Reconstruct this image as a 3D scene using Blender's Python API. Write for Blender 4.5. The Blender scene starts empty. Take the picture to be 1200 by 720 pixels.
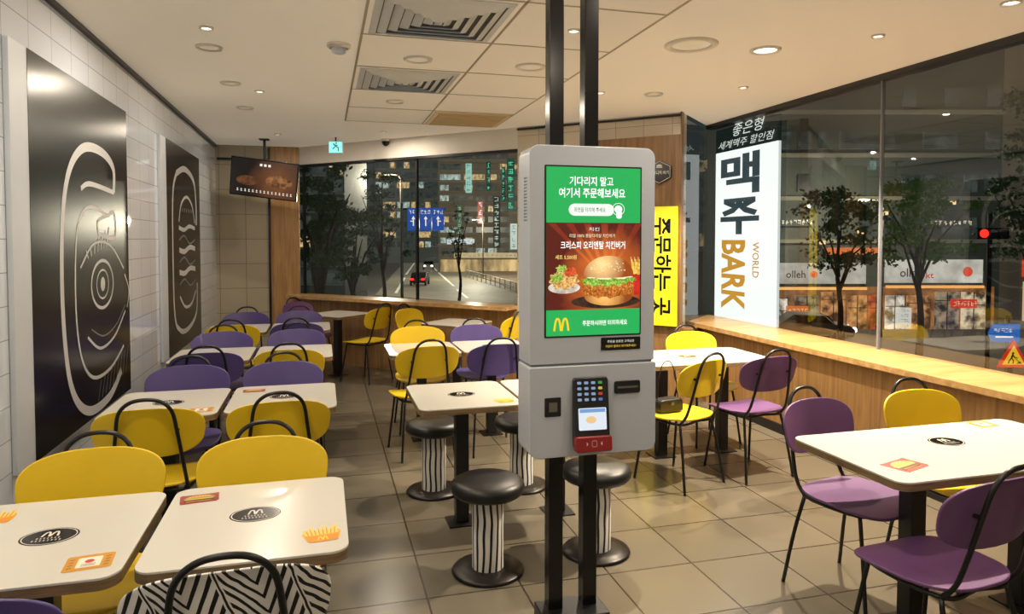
import bpy,bmesh,math,random
from mathutils import Vector,Matrix
random.seed(4)
S=bpy.context.scene
C=S.collection
PI=math.pi
# ---------------------------------------------------------------- camera
TH=math.radians(15.15); PT=math.radians(2.0); F=820.0; H=1.65
cd=bpy.data.cameras.new('camera'); cam=bpy.data.objects.new('camera',cd); C.objects.link(cam)
cam.location=(0,0,H); cam.rotation_euler=(PI/2-PT,0,-TH)
cd.sensor_width=36; cd.lens=F/1200*36; cd.shift_y=-51/1200; cd.clip_end=500; cd.clip_start=.05
S.camera=cam
Fw=Vector((math.sin(TH)*math.cos(PT),math.cos(TH)*math.cos(PT),-math.sin(PT)))
Rt=Vector((math.cos(TH),-math.sin(TH),0)); Up=Rt.cross(Fw)
CP=Vector((0,0,H))
def ray(px,py): return Fw+Rt*((px-600)/F)+Up*((309-py)/F)
def atD(px,py,D): return CP+ray(px,py)*D
def atz(px,py,z): r=ray(px,py); return CP+r*((z-H)/r.z)
def atY(px,py,Y): r=ray(px,py); return CP+r*(Y/r.y)
# ---------------------------------------------------------------- materials
def lin(c):
    return tuple(((v/255)/12.92 if v/255<=.04045 else ((v/255+.055)/1.055)**2.4) for v in c)+(1,)
def nt(name):
    m=bpy.data.materials.new(name); m.use_nodes=True; n=m.node_tree; b=n.nodes['Principled BSDF']; return m,n,b
def mat(name,c,rough=.5,metal=0,var=.06,scale=8,emit=0,coat=0):
    m,n,b=nt(name); c=lin(c)
    co=n.nodes.new('ShaderNodeTexCoord'); no=n.nodes.new('ShaderNodeTexNoise'); no.inputs['Scale'].default_value=scale; no.inputs['Detail'].default_value=3
    mx=n.nodes.new('ShaderNodeMix'); mx.data_type='RGBA'
    mx.inputs[6].default_value=tuple(v*(1-var) for v in c[:3])+(1,); mx.inputs[7].default_value=tuple(min(1,v*(1+var)) for v in c[:3])+(1,)
    n.links.new(co.outputs['Object'],no.inputs['Vector']); n.links.new(no.outputs['Fac'],mx.inputs[0]); n.links.new(mx.outputs[2],b.inputs['Base Color'])
    b.inputs['Roughness'].default_value=rough; b.inputs['Metallic'].default_value=metal
    if coat: b.inputs['Coat Weight'].default_value=coat; b.inputs['Coat Roughness'].default_value=.08
    if emit: n.links.new(mx.outputs[2],b.inputs['Emission Color']); b.inputs['Emission Strength'].default_value=emit
    return m
def glow(name,c,s=1.0):
    m,n,b=nt(name); c=lin(c)
    b.inputs['Base Color'].default_value=(0.01,0.01,0.01,1); b.inputs['Roughness'].default_value=.25
    b.inputs['Emission Color'].default_value=c; b.inputs['Emission Strength'].default_value=s
    return m
def gnoise(name,c1,c2,scale,s=1.0,lo=.35,hi=.65,c3=None,st=(1,1,1)):
    m,n,b=nt(name); co=n.nodes.new('ShaderNodeTexCoord'); no=n.nodes.new('ShaderNodeTexNoise'); no.inputs['Scale'].default_value=scale; no.inputs['Detail'].default_value=8; no.inputs['Roughness'].default_value=.6
    mp=n.nodes.new('ShaderNodeMapping'); mp.inputs['Scale'].default_value=st; n.links.new(co.outputs['Object'],mp.inputs[0]); n.links.new(mp.outputs[0],no.inputs['Vector'])
    cr=n.nodes.new('ShaderNodeValToRGB'); e=cr.color_ramp.elements; e[0].position=lo; e[0].color=lin(c1); e[1].position=hi; e[1].color=lin(c2)
    if c3: q=e.new(min(.98,hi+.12)); q.color=lin(c3)
    n.links.new(no.outputs['Fac'],cr.inputs[0]); n.links.new(cr.outputs[0],b.inputs['Emission Color']); b.inputs['Emission Strength'].default_value=s; b.inputs['Base Color'].default_value=(.01,.01,.01,1); b.inputs['Roughness'].default_value=.3
    return m
def gshade(name,c1,c2,cen,rad,s=1.0,nscale=60,namt=.25):
    m,n,b=nt(name); co=n.nodes.new('ShaderNodeTexCoord'); vs=n.nodes.new('ShaderNodeVectorMath'); vs.operation='SUBTRACT'; vs.inputs[1].default_value=cen
    n.links.new(co.outputs['Object'],vs.inputs[0]); ln=n.nodes.new('ShaderNodeVectorMath'); ln.operation='LENGTH'; n.links.new(vs.outputs[0],ln.inputs[0])
    dv=n.nodes.new('ShaderNodeMath'); dv.operation='DIVIDE'; dv.inputs[1].default_value=rad; n.links.new(ln.outputs['Value'],dv.inputs[0])
    no=n.nodes.new('ShaderNodeTexNoise'); no.inputs['Scale'].default_value=nscale; no.inputs['Detail'].default_value=6; n.links.new(co.outputs['Object'],no.inputs['Vector'])
    ma=n.nodes.new('ShaderNodeMath'); ma.operation='MULTIPLY_ADD'; ma.inputs[1].default_value=namt; n.links.new(no.outputs['Fac'],ma.inputs[0]); n.links.new(dv.outputs[0],ma.inputs[2])
    sb=n.nodes.new('ShaderNodeMath'); sb.operation='SUBTRACT'; sb.inputs[1].default_value=namt*.5; n.links.new(ma.outputs[0],sb.inputs[0])
    cr=n.nodes.new('ShaderNodeValToRGB'); e=cr.color_ramp.elements; e[0].position=.05; e[0].color=lin(c1); e[1].position=1; e[1].color=lin(c2); n.links.new(sb.outputs[0],cr.inputs[0])
    n.links.new(cr.outputs[0],b.inputs['Emission Color']); b.inputs['Emission Strength'].default_value=s; b.inputs['Base Color'].default_value=(.01,.01,.01,1); b.inputs['Roughness'].default_value=.3
    return m
def tile(name,c1,c2,mortar,w,h,ua,va,rough=.15,mort=.004,offset=0,emit=0,bump=.3):
    m,n,b=nt(name); g=n.nodes.new('ShaderNodeNewGeometry')
    du=n.nodes.new('ShaderNodeVectorMath'); du.operation='DOT_PRODUCT'; du.inputs[1].default_value=ua
    dv=n.nodes.new('ShaderNodeVectorMath'); dv.operation='DOT_PRODUCT'; dv.inputs[1].default_value=va
    cx=n.nodes.new('ShaderNodeCombineXYZ'); br=n.nodes.new('ShaderNodeTexBrick')
    n.links.new(g.outputs['Position'],du.inputs[0]); n.links.new(g.outputs['Position'],dv.inputs[0])
    n.links.new(du.outputs['Value'],cx.inputs[0]); n.links.new(dv.outputs['Value'],cx.inputs[1]); n.links.new(cx.outputs[0],br.inputs['Vector'])
    br.offset=offset; br.inputs['Scale'].default_value=1; br.inputs['Brick Width'].default_value=w; br.inputs['Row Height'].default_value=h
    br.inputs['Mortar Size'].default_value=mort; br.inputs['Mortar Smooth'].default_value=.1
    br.inputs['Color1'].default_value=lin(c1); br.inputs['Color2'].default_value=lin(c2); br.inputs['Mortar'].default_value=lin(mortar)
    no=n.nodes.new('ShaderNodeTexNoise'); no.inputs['Scale'].default_value=3; no.inputs['Detail'].default_value=6; n.links.new(g.outputs['Position'],no.inputs['Vector'])
    mx=n.nodes.new('ShaderNodeMix'); mx.data_type='RGBA'; mx.blend_type='MULTIPLY'; mx.inputs[0].default_value=.10
    n.links.new(br.outputs['Color'],mx.inputs[6]); n.links.new(no.outputs['Fac'],mx.inputs[7]); n.links.new(mx.outputs[2],b.inputs['Base Color'])
    bp=n.nodes.new('ShaderNodeBump'); bp.inputs['Strength'].default_value=bump; bp.inputs['Distance'].default_value=.003; bp.invert=True
    n.links.new(br.outputs['Fac'],bp.inputs['Height']); n.links.new(bp.outputs[0],b.inputs['Normal'])
    b.inputs['Roughness'].default_value=rough
    if rough<.1: b.inputs['Coat Weight'].default_value=.6; b.inputs['Coat Roughness'].default_value=.03
    return m
def wood(name,c1,c2,rough=.4,sc=(9,9,.6)):
    m,n,b=nt(name); co=n.nodes.new('ShaderNodeNewGeometry'); mp=n.nodes.new('ShaderNodeMapping'); mp.inputs['Scale'].default_value=sc
    no=n.nodes.new('ShaderNodeTexNoise'); no.inputs['Scale'].default_value=3; no.inputs['Detail'].default_value=8; no.inputs['Distortion'].default_value=.6
    cr=n.nodes.new('ShaderNodeValToRGB'); cr.color_ramp.elements[0].position=.3; cr.color_ramp.elements[0].color=lin(c1); cr.color_ramp.elements[1].position=.7; cr.color_ramp.elements[1].color=lin(c2)
    n.links.new(co.outputs['Position'],mp.inputs[0]); n.links.new(mp.outputs[0],no.inputs['Vector']); n.links.new(no.outputs['Fac'],cr.inputs[0]); n.links.new(cr.outputs[0],b.inputs['Base Color'])
    b.inputs['Roughness'].default_value=rough; return m
def glassmat(name,base=.06,tint=(.95,.97,.96,1)):
    m=bpy.data.materials.new(name); m.use_nodes=True; n=m.node_tree; n.nodes.clear()
    def MM(op,a,bb):
        k=n.nodes.new('ShaderNodeMath'); k.operation=op
        for i,v in enumerate((a,bb)):
            if v is None: continue
            if isinstance(v,(int,float)): k.inputs[i].default_value=v
            else: n.links.new(v,k.inputs[i])
        return k.outputs[0]
    o=n.nodes.new('ShaderNodeOutputMaterial'); t=n.nodes.new('ShaderNodeBsdfTransparent'); g=n.nodes.new('ShaderNodeBsdfGlossy'); mx=n.nodes.new('ShaderNodeMixShader')
    ge=n.nodes.new('ShaderNodeNewGeometry'); dt=n.nodes.new('ShaderNodeVectorMath'); dt.operation='DOT_PRODUCT'
    n.links.new(ge.outputs['Normal'],dt.inputs[0]); n.links.new(ge.outputs['Incoming'],dt.inputs[1])
    f=MM('MULTIPLY_ADD',MM('POWER',MM('SUBTRACT',1.0,MM('ABSOLUTE',dt.outputs['Value'],None)),5.0),.88); f.node.inputs[2].default_value=base
    t.inputs[0].default_value=tint; g.inputs['Roughness'].default_value=.01
    n.links.new(f,mx.inputs[0]); n.links.new(t.outputs[0],mx.inputs[1]); n.links.new(g.outputs[0],mx.inputs[2]); n.links.new(mx.outputs[0],o.inputs[0])
    return m
def stripes(name,kind):
    m,n,b=nt(name); co=n.nodes.new('ShaderNodeTexCoord'); no=n.nodes.new('ShaderNodeTexNoise'); no.inputs['Scale'].default_value=16 if kind=='chair' else 5
    no.inputs['Detail'].default_value=1
    n.links.new(co.outputs['Object'],no.inputs['Vector'])
    sp=n.nodes.new('ShaderNodeSeparateXYZ'); n.links.new(co.outputs['Object'],sp.inputs[0])
    def M(op,a,bb=None):
        k=n.nodes.new('ShaderNodeMath'); k.operation=op
        for i,v in enumerate((a,bb)):
            if v is None: continue
            if isinstance(v,(int,float)): k.inputs[i].default_value=v
            else: n.links.new(v,k.inputs[i])
        return k.outputs[0]
    if kind=='chair':
        w1=M('MULTIPLY',M('SUBTRACT',no.outputs['Fac'],.5),.016)
        u=M('ADD',M('ADD',sp.outputs['X'],M('MULTIPLY',sp.outputs['Z'],.35)),w1)
        pp=M('PINGPONG',M('ADD',u,5.0),.085)
        ph=M('ADD',M('MULTIPLY',M('ADD',M('MULTIPLY',pp,1.5),sp.outputs['Z']),150),M('MULTIPLY',no.outputs['Fac'],3.0))
        thr=M('SUBTRACT',M('MULTIPLY',pp,-5.0),.12)
        st=M('LESS_THAN',M('SINE',ph),thr)
        gap=M('GREATER_THAN',pp,.007); t=M('MULTIPLY',st,gap)
        t=M('MAXIMUM',t,M('LESS_THAN',pp,.0028))
    else:
        ang=M('ARCTAN2',sp.outputs['Y'],sp.outputs['X']); ph=M('ADD',M('MULTIPLY',ang,14),M('MULTIPLY',no.outputs['Fac'],5))
        t=M('LESS_THAN',M('SINE',ph),-.45)
    mx=n.nodes.new('ShaderNodeMix'); mx.data_type='RGBA'; n.links.new(t,mx.inputs[0]); mx.inputs[6].default_value=lin((238,236,232)); mx.inputs[7].default_value=lin((12,12,14))
    n.links.new(mx.outputs[2],b.inputs['Base Color']); b.inputs['Roughness'].default_value=.35
    return m
M={}
M['yellow']=mat('yellow_laminate',(232,196,30),.4,var=.04,coat=.08)
M['purple']=mat('purple_laminate',(86,72,134),.42,var=.06,coat=.08)
M['mauve']=mat('mauve_laminate',(105,69,116),.42,var=.06,coat=.08)
M['striped']=stripes('striped_laminate','chair')
M['black']=mat('black_powder_coat',(16,16,18),.35)
M['blackgloss']=mat('black_gloss',(12,12,13),.18)
M['vinyl']=mat('black_vinyl',(22,21,22),.4,var=.15,scale=40)
M['ped']=stripes('striped_pedestal','ped')
M['basedark']=mat('dark_base_metal',(30,25,22),.35,.4)
M['top']=mat('cream_laminate',(218,214,204),.22,var=.02,scale=3,coat=.2)
M['edge']=wood('ply_edge',(100,82,56),(140,114,80),.5,(3,3,40))
M['floor']=tile('floor_tiles',(110,102,88),(102,95,81),(52,46,38),.45,.45,(1,0,0),(0,1,0),.24,.005,0,bump=.2)
M['ltile']=tile('white_wall_tiles',(224,232,246),(218,227,242),(168,172,180),.30,.15,(0,1,0),(0,0,1),.05,.0026,.0,bump=.15)
M['otile']=tile('white_block_tiles',(214,204,186),(208,198,180),(150,142,128),.30,.20,(.707,-.707,0),(0,0,1),.2,.003,0)
M['btile']=tile('beige_end_tiles',(180,168,146),(174,162,140),(130,120,104),.33,.33,(1,0,0),(0,0,1),.2,.004,0)
M['ceil']=mat('ceiling_paint_glow',(228,219,202),.85,var=.01,emit=.17)  # ceiling emits a faint warm glow as room fill light
M['ctile']=mat('ceiling_tile_board_glow',(222,213,196),.9,var=.03,scale=120,emit=.155)  # tile boards carry the same added fill glow as the ceiling
M['wood']=wood('oak_panel',(148,108,64),(190,148,96))
M['woodd']=wood('oak_panel_dark',(112,82,50),(148,112,72))
M['woodh']=wood('oak_ledge',(164,126,78),(200,162,110),.3,(1,6,6))
M['white']=mat('warm_white_paint',(222,216,206),.6)
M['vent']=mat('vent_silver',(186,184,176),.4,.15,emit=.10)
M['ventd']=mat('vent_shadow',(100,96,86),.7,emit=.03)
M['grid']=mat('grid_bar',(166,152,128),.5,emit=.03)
M['kw']=mat('kiosk_white',(192,198,208),.25,var=.02,coat=.3)
M['kg']=mat('kiosk_grey_side',(110,112,118),.4)
M['dark']=mat('dark_plastic',(30,31,33),.35)
M['steel']=mat('brushed_steel',(110,108,100),.4,.7)
M['poster']=mat('poster_black',(12,12,15),.24,var=.1)
M['art']=mat('poster_print',(192,192,194),.45)
M['art2']=mat('poster_print_grey',(110,110,112),.45)
M['pframe']=mat('poster_frame_grey',(196,202,212),.4)
M['glass']=glassmat('window_glass',.07)
M['glassr']=glassmat('window_glass_right',.12)
M['asph']=mat('asphalt',(84,82,74),.8,var=.25,scale=1.5,emit=.18)  # faint emission stands in for street light on the asphalt
M['leaf']=mat('leaf_green',(62,92,34),.7,var=.7,scale=1.5,emit=.16)  # foliage glows in place of light from the street
M['leafd']=mat('leaf_dark',(36,56,28),.7,var=.7,scale=1.5,emit=.15)  # darker foliage, also with emission standing in for street light
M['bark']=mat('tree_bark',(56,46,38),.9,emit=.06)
M['bdark']=mat('dark_facade',(52,58,52),.8,var=.35,scale=.25,emit=.32)  # facades and ledges below are self-lit in place of street lighting
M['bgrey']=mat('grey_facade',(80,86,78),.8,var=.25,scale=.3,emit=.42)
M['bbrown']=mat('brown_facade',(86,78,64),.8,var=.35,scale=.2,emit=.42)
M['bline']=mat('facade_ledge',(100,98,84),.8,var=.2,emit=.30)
M['wincold']=gnoise('window_cold_light',(60,78,74),(200,220,208),2.5,.9,st=(1,1,.5))
M['winwarm']=gnoise('window_warm_light',(100,74,42),(250,216,154),2.5,.9,st=(1,1,.5))
M['windim']=gnoise('window_dim_light',(24,32,32),(68,76,70),1.5,.85)
M['lit']=glow('lit_bulb',(255,238,208),5)
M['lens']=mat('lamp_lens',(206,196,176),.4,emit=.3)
M['gwhite']=glow('lit_white',(255,255,250),1.3)
M['gcream']=glow('lit_cream',(250,240,220),1.0)
M['gyel']=glow('lit_yellow',(250,205,30),1.1)
M['ggreen']=glow('lit_green',(32,170,84),1.12)
M['gcyan']=glow('lit_cyan',(140,226,226),1.35)
def g(c,s=1.0):
    k='g%d_%d_%d_%s'%(c[0],c[1],c[2],s)
    if k not in M: M[k]=glow('printed_light_%d_%d_%d'%c,c,s)
    return M[k]
def pm(c,r=.5):
    k='p%d_%d_%d'%c
    if k not in M: M[k]=mat('print_%d_%d_%d'%c,c,r,var=.03)
    return M[k]
# ---------------------------------------------------------------- mesh helpers
def obj(name,bm,m,parent=None,loc=(0,0,0),rot=(0,0,0),smooth=False,bevel=0,seg=2):
    bmesh.ops.recalc_face_normals(bm,faces=bm.faces[:])
    me=bpy.data.meshes.new(name); bm.to_mesh(me); bm.free(); me.materials.append(m)
    if smooth:
        for p in me.polygons: p.use_smooth=True
    o=bpy.data.objects.new(name,me); C.objects.link(o); o.location=loc; o.rotation_euler=rot
    if parent: o.parent=parent
    if bevel:
        md=o.modifiers.new('bevel','BEVEL'); md.width=bevel; md.segments=seg; md.limit_method='ANGLE'; md.angle_limit=math.radians(40)
        for p in me.polygons: p.use_smooth=True
        md.harden_normals=True
    return o
def thing(name,label,cat,loc=(0,0,0),rz=0,group=None):
    o=bpy.data.objects.new(name,None); C.objects.link(o); o.location=loc; o.rotation_euler=(0,0,rz); o.empty_display_size=.1
    o['label']=label; o['category']=cat
    if group: o['group']=group
    return o
def struct(name,bm,m,**k):
    o=obj(name,bm,m,**k); o['kind']='structure'; return o
def dup(root,loc,rz,label,group=None,name=None):
    r=root.copy(); C.objects.link(r); r.location=loc; r.rotation_euler=(0,0,rz); r['label']=label
    if group: r['group']=group
    for ch in list(root.children):
        c=ch.copy(); C.objects.link(c); c.parent=r
        for q in list(ch.children):
            d=q.copy(); C.objects.link(d); d.parent=c
    return r
def box(bm,x0,x1,y0,y1,z0,z1):
    v=[bm.verts.new((x,y,z)) for x in (x0,x1) for y in (y0,y1) for z in (z0,z1)]
    for f in ((0,1,3,2),(4,6,7,5),(0,4,5,1),(2,3,7,6),(0,2,6,4),(1,5,7,3)): bm.faces.new([v[i] for i in f])
def B(*a):
    bm=bmesh.new(); box(bm,*a); return bm
def prism(bm,pts,w0,w1,f=lambda u,v,w:(u,v,w)):
    a=[bm.verts.new(f(u,v,w0)) for u,v in pts]; b=[bm.verts.new(f(u,v,w1)) for u,v in pts]
    bm.faces.new(a); bm.faces.new(b[::-1]); n=len(pts)
    for i in range(n): bm.faces.new((a[i],a[(i+1)%n],b[(i+1)%n],b[i]))
def PR(pts,w0,w1,f=lambda u,v,w:(u,v,w)):
    bm=bmesh.new(); prism(bm,pts,w0,w1,f); return bm
FR=lambda u,v,w:(u,w,v)
def rr(x0,x1,y0,y1,r,n=6):
    if not isinstance(r,(tuple,list)): r=(r,)*4
    out=[]
    for (cx,cy,a,q) in ((x1-r[0],y1-r[0],0,r[0]),(x0+r[1],y1-r[1],PI/2,r[1]),(x0+r[2],y0+r[2],PI,r[2]),(x1-r[3],y0+r[3],3*PI/2,r[3])):
        for i in range(n+1):
            t=a+PI/2*i/n; out.append((cx+q*math.cos(t),cy+q*math.sin(t)))
    return out
def ell(cx,cy,rx,ry,n=32,a0=0,a1=2*PI):
    m=n if abs(a1-a0-2*PI)<1e-6 else n+1
    return [(cx+rx*math.cos(a0+(a1-a0)*i/n),cy+ry*math.sin(a0+(a1-a0)*i/n)) for i in range(m)]
def spl(p,k=6,closed=False):
    p=[Vector(q) for q in p]; out=[]; n=len(p); R=range(n if closed else n-1)
    for i in R:
        if closed: a,b,c,d=p[(i-1)%n],p[i],p[(i+1)%n],p[(i+2)%n]
        else: a,b,c,d=p[max(i-1,0)],p[i],p[i+1],p[min(i+2,n-1)]
        for j in range(k):
            t=j/k; out.append(.5*((2*b)+(c-a)*t+(2*a-5*b+4*c-d)*t*t+(3*b-a-3*c+d)*t**3))
    if not closed: out.append(p[-1])
    return out
def tube(bm,pts,r,n=8,closed=False):
    pts=[Vector(q) for q in pts]; N=len(pts); rings=[]; up=None
    for i,p in enumerate(pts):
        if closed: t=(pts[(i+1)%N]-pts[i-1]).normalized()
        else: t=(pts[min(i+1,N-1)]-pts[max(i-1,0)]).normalized()
        if up is None: up=Vector((0,0,1)) if abs(t.z)<.9 else Vector((1,0,0))
        up=(up-t*up.dot(t)).normalized(); s=t.cross(up)
        rr_=r[i] if isinstance(r,list) else r
        rings.append([bm.verts.new(p+(up*math.cos(2*PI*j/n)+s*math.sin(2*PI*j/n))*rr_) for j in range(n)])
    for i in range(N if closed else N-1):
        a,b=rings[i],rings[(i+1)%N]
        for j in range(n): bm.faces.new((a[j],a[(j+1)%n],b[(j+1)%n],b[j]))
    if not closed: bm.faces.new(rings[0]); bm.faces.new(rings[-1][::-1])
def T(pts,r,n=8,closed=False):
    bm=bmesh.new(); tube(bm,pts,r,n,closed); return bm
def lathe(prof,n=32,c=(0,0,0)):
    bm=bmesh.new(); rings=[]
    for r,z in prof:
        rings.append([bm.verts.new((c[0]+r*math.cos(2*PI*j/n),c[1]+r*math.sin(2*PI*j/n),c[2]+z)) for j in range(n)] if r>1e-6 else [bm.verts.new((c[0],c[1],c[2]+z))])
    for a,b in zip(rings,rings[1:]):
        for j in range(n):
            k=(j+1)%n
            if len(a)==1 and len(b)==1: continue
            if len(a)==1: bm.faces.new((a[0],b[j],b[k]))
            elif len(b)==1: bm.faces.new((a[j],a[k],b[0]))
            else: bm.faces.new((a[j],a[k],b[k],b[j]))
    return bm
def plate(f,expo=2.7,th=.012,nr=6,nt_=48):
    bm=bmesh.new(); L=[]
    Q=[.25,.5,.72,.88,.97,.992,1.0]
    for s in (-.5,.5):
        rings=[[bm.verts.new(f(0,0,s*th))]]
        for i,q in enumerate(Q):
            ring=[]
            for j in range(nt_):
                a=2*PI*j/nt_; c,si=math.cos(a),math.sin(a)
                u=math.copysign(abs(c)**(2/expo),c)*q; v=math.copysign(abs(si)**(2/expo),si)*q
                ring.append(bm.verts.new(f(u,v,s*th*(1 if i<len(Q)-1 else .62))))
            rings.append(ring)
        for j in range(nt_): bm.faces.new((rings[0][0],rings[1][j],rings[1][(j+1)%nt_]))
        for a,b in zip(rings[1:],rings[2:]):
            for j in range(nt_): bm.faces.new((a[j],b[j],b[(j+1)%nt_],a[(j+1)%nt_]))
        L.append(rings[-1])
    for j in range(nt_): bm.faces.new((L[0][j],L[0][(j+1)%nt_],L[1][(j+1)%nt_],L[1][j]))
    return bm
def ribbon(bm,pts,w,y=0,closed=False,f=FR,th=.002):
    pts=[Vector((p[0],p[1])) for p in pts]; N=len(pts); a=[];b=[]
    for i in range(N):
        t=(pts[(i+1)%N]-pts[i-1]) if closed else (pts[min(i+1,N-1)]-pts[max(i-1,0)])
        t.normalize(); n=Vector((-t.y,t.x)); ww=w[i] if isinstance(w,list) else w
        p,q=pts[i]+n*ww/2,pts[i]-n*ww/2
        a.append(bm.verts.new(f(p.x,p.y,y))); b.append(bm.verts.new(f(q.x,q.y,y)))
    for i in range(N if closed else N-1):
        k=(i+1)%N; bm.faces.new((a[i],a[k],b[k],b[i]))
def arches(bm,cx,cy,w,h,y=0,f=FR):
    for s in (-1,1):
        pts=[];ws=[]
        for i in range(25):
            t=-1+2*i/24; x=cx+s*w*.25+t*w*.22; z=cy-h/2+h*(1-abs(t)**2.6)
            pts.append((x,z)); ws.append(w*.13)
        ribbon(bm,pts,ws,y+.00003*(s+1),f=f)
def flat(parent,name,pts,m,y,f=FR):
    bm=bmesh.new(); bm.faces.new([bm.verts.new(f(u,v,y)) for u,v in pts]); return obj(name,bm,m,parent)
MISS=[]
def text(parent,name,s,w,h,loc,m,rot=(PI/2,0,0),bold=0.01,roll=0,shear=0):
    cu=bpy.data.curves.new('t','FONT'); cu.body=s; cu.align_x='CENTER'; cu.align_y='CENTER'; cu.size=1; cu.resolution_u=2; cu.offset=bold; cu.shear=shear
    o=bpy.data.objects.new('t',cu); C.objects.link(o); bpy.context.view_layer.update()
    me=bpy.data.meshes.new_from_object(o.evaluated_get(bpy.context.evaluated_depsgraph_get())); bpy.data.objects.remove(o)
    if len(me.vertices)==0: MISS.append(s); return None
    xs=[v.co.x for v in me.vertices]; ys=[v.co.y for v in me.vertices]
    bw=max(xs)-min(xs); bh=max(ys)-min(ys); sx=w/bw; sy=(h/bh) if h else sx; cx=(max(xs)+min(xs))/2; cy=(max(ys)+min(ys))/2
    cr,sr=math.cos(roll),math.sin(roll)
    for v in me.vertices:
        a,b=(v.co.x-cx)*sx,(v.co.y-cy)*sy
        v.co=Vector((a*cr-b*sr,a*sr+b*cr,0))
    me.materials.clear(); me.materials.append(m); me.name=name
    ob=bpy.data.objects.new(name,me); C.objects.link(ob); ob.location=loc; ob.rotation_euler=rot; ob.parent=parent
    return ob
# ---------------------------------------------------------------- room shell
XW=-1.36; XR=4.10; CZ=2.9; YB=-1.6
A=(3.44,6.27); Bp=(2.12,7.59); Cp=(-.30,10.01); Dp=(XR+.03,6.96)
poly=[(XW-.1,YB),(XR+.03,YB),Dp,A,Bp,Cp,(XW-.1,10.01)]
struct('floor',PR(poly,-.15,0),M['floor'])
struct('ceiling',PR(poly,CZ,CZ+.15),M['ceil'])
struct('wall_left',B(XW-.12,XW,YB,10.1,0,CZ),M['ltile'])
struct('wall_back',B(XW-.12,XR,YB-.12,YB,0,CZ),M['white'])
struct('trim_1',B(XW,XW+.025,YB,10.0,CZ-.03,CZ-.002),M['black'])
struct('wall_far',B(XW,-.69,10.0,10.12,0,CZ),M['btile'])
struct('trim_2',B(-.70,-.67,9.97,10.0,0,CZ-.03),M['black'])
struct('trim_3',B(XW+.025,-.70,9.97,10.0,CZ-.20,CZ-.17),M['black'])
struct('wall_far_wood',B(-.67,-.30,10.0,10.12,0,CZ),M['wood'])
def seg(p,q,z0,z1,t0,t1,sgn=None):
    p,q=Vector(p),Vector(q); d=(q-p).normalized(); n=Vector((d.y,-d.x))
    if n.dot(Vector(sgn or (1,1)))<0: n=-n
    return PR([tuple(p+n*t0),tuple(q+n*t0),tuple(q+n*t1),tuple(p+n*t1)],z0,z1)
def pane(p,q,z0,z1):
    bm=bmesh.new(); bm.faces.new([bm.verts.new((p[0],p[1],z0)),bm.verts.new((q[0],q[1],z0)),bm.verts.new((q[0],q[1],z1)),bm.verts.new((p[0],p[1],z1))]); return bm
struct('wall_window_base',seg(Bp,Cp,0,.86,-.02,.15),M['wood'])
struct('wall_window_header',seg(Bp,Cp,2.66,CZ,0,.15),M['white'])
struct('trim_4',seg(Bp,Cp,2.63,2.66,-.01,.08),M['black'])
struct('trim_5',seg(Bp,Cp,.86,.90,-.26,.12),M['woodh'])
struct('window_1',pane((Bp[0]+.035,Bp[1]+.035),(Cp[0]+.035,Cp[1]+.035),.90,2.63),M['glass'])
md_=Vector((-.707,.707))
for i in range(2):
    q=Vector(Bp).lerp(Vector(Cp),.42 if i==0 else .985)
    struct('trim_%d'%(6+i),seg(tuple(q),tuple(q+md_*.022),.90,2.63,.03,.07),M['dark'])
struct('wall_block',seg(A,Bp,0,CZ,0,.15),M['otile'])
struct('trim_8',seg(A,Bp,CZ-.035,CZ-.015,-.02,0),M['black'])
dA=Vector((-.707,.707))
struct('wall_block_wood',seg(tuple(Vector(A)+dA*.0),tuple(Vector(A)+dA*1.03),0,2.68,-.06,0),M['woodd'])
struct('trim_11',seg(tuple(Vector(A)+Vector((.707,-.707))*.012),A,0,CZ,-.06,.02),M['woodd'])
struct('wall_return_base',seg(A,Dp,0,.76,0,.12,(1,-1)),M['woodd'])
struct('window_3',pane(A,Dp,.80,CZ-.045),M['glass'])
struct('wall_right_base',B(3.74,XR+.1,YB,6.7,0,.76),M['wood'])
struct('trim_9',PR([(3.64,YB),(XR+.1,YB),(XR+.1,7.02),(3.64,6.48)],.76,.80),M['woodh'])
struct('wall_right_header',B(XR-.01,XR+.10,YB,6.93,CZ-.045,CZ),M['dark'])
struct('window_2',pane((XR+.03,YB),(XR+.03,6.96),.80,CZ-.045),M['glassr'])
struct('trim_10',B(XR+.015,XR+.04,4.435,4.45,.80,CZ-.045),M['kg'])
struct('baseboard_right',B(3.725,3.74,YB,6.0,0,.08),M['black'])
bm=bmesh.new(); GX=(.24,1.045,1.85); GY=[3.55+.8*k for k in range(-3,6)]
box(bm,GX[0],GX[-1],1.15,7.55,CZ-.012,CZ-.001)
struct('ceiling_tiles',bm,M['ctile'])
bm=bmesh.new()
for x in GX: box(bm,x-.008,x+.008,1.15,7.55,CZ-.0145,CZ-.012)
for y in GY: box(bm,GX[0],GX[-1],y-.008,y+.008,CZ-.0145,CZ-.012)
struct('ceiling_grid',bm,M['grid'])
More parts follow.
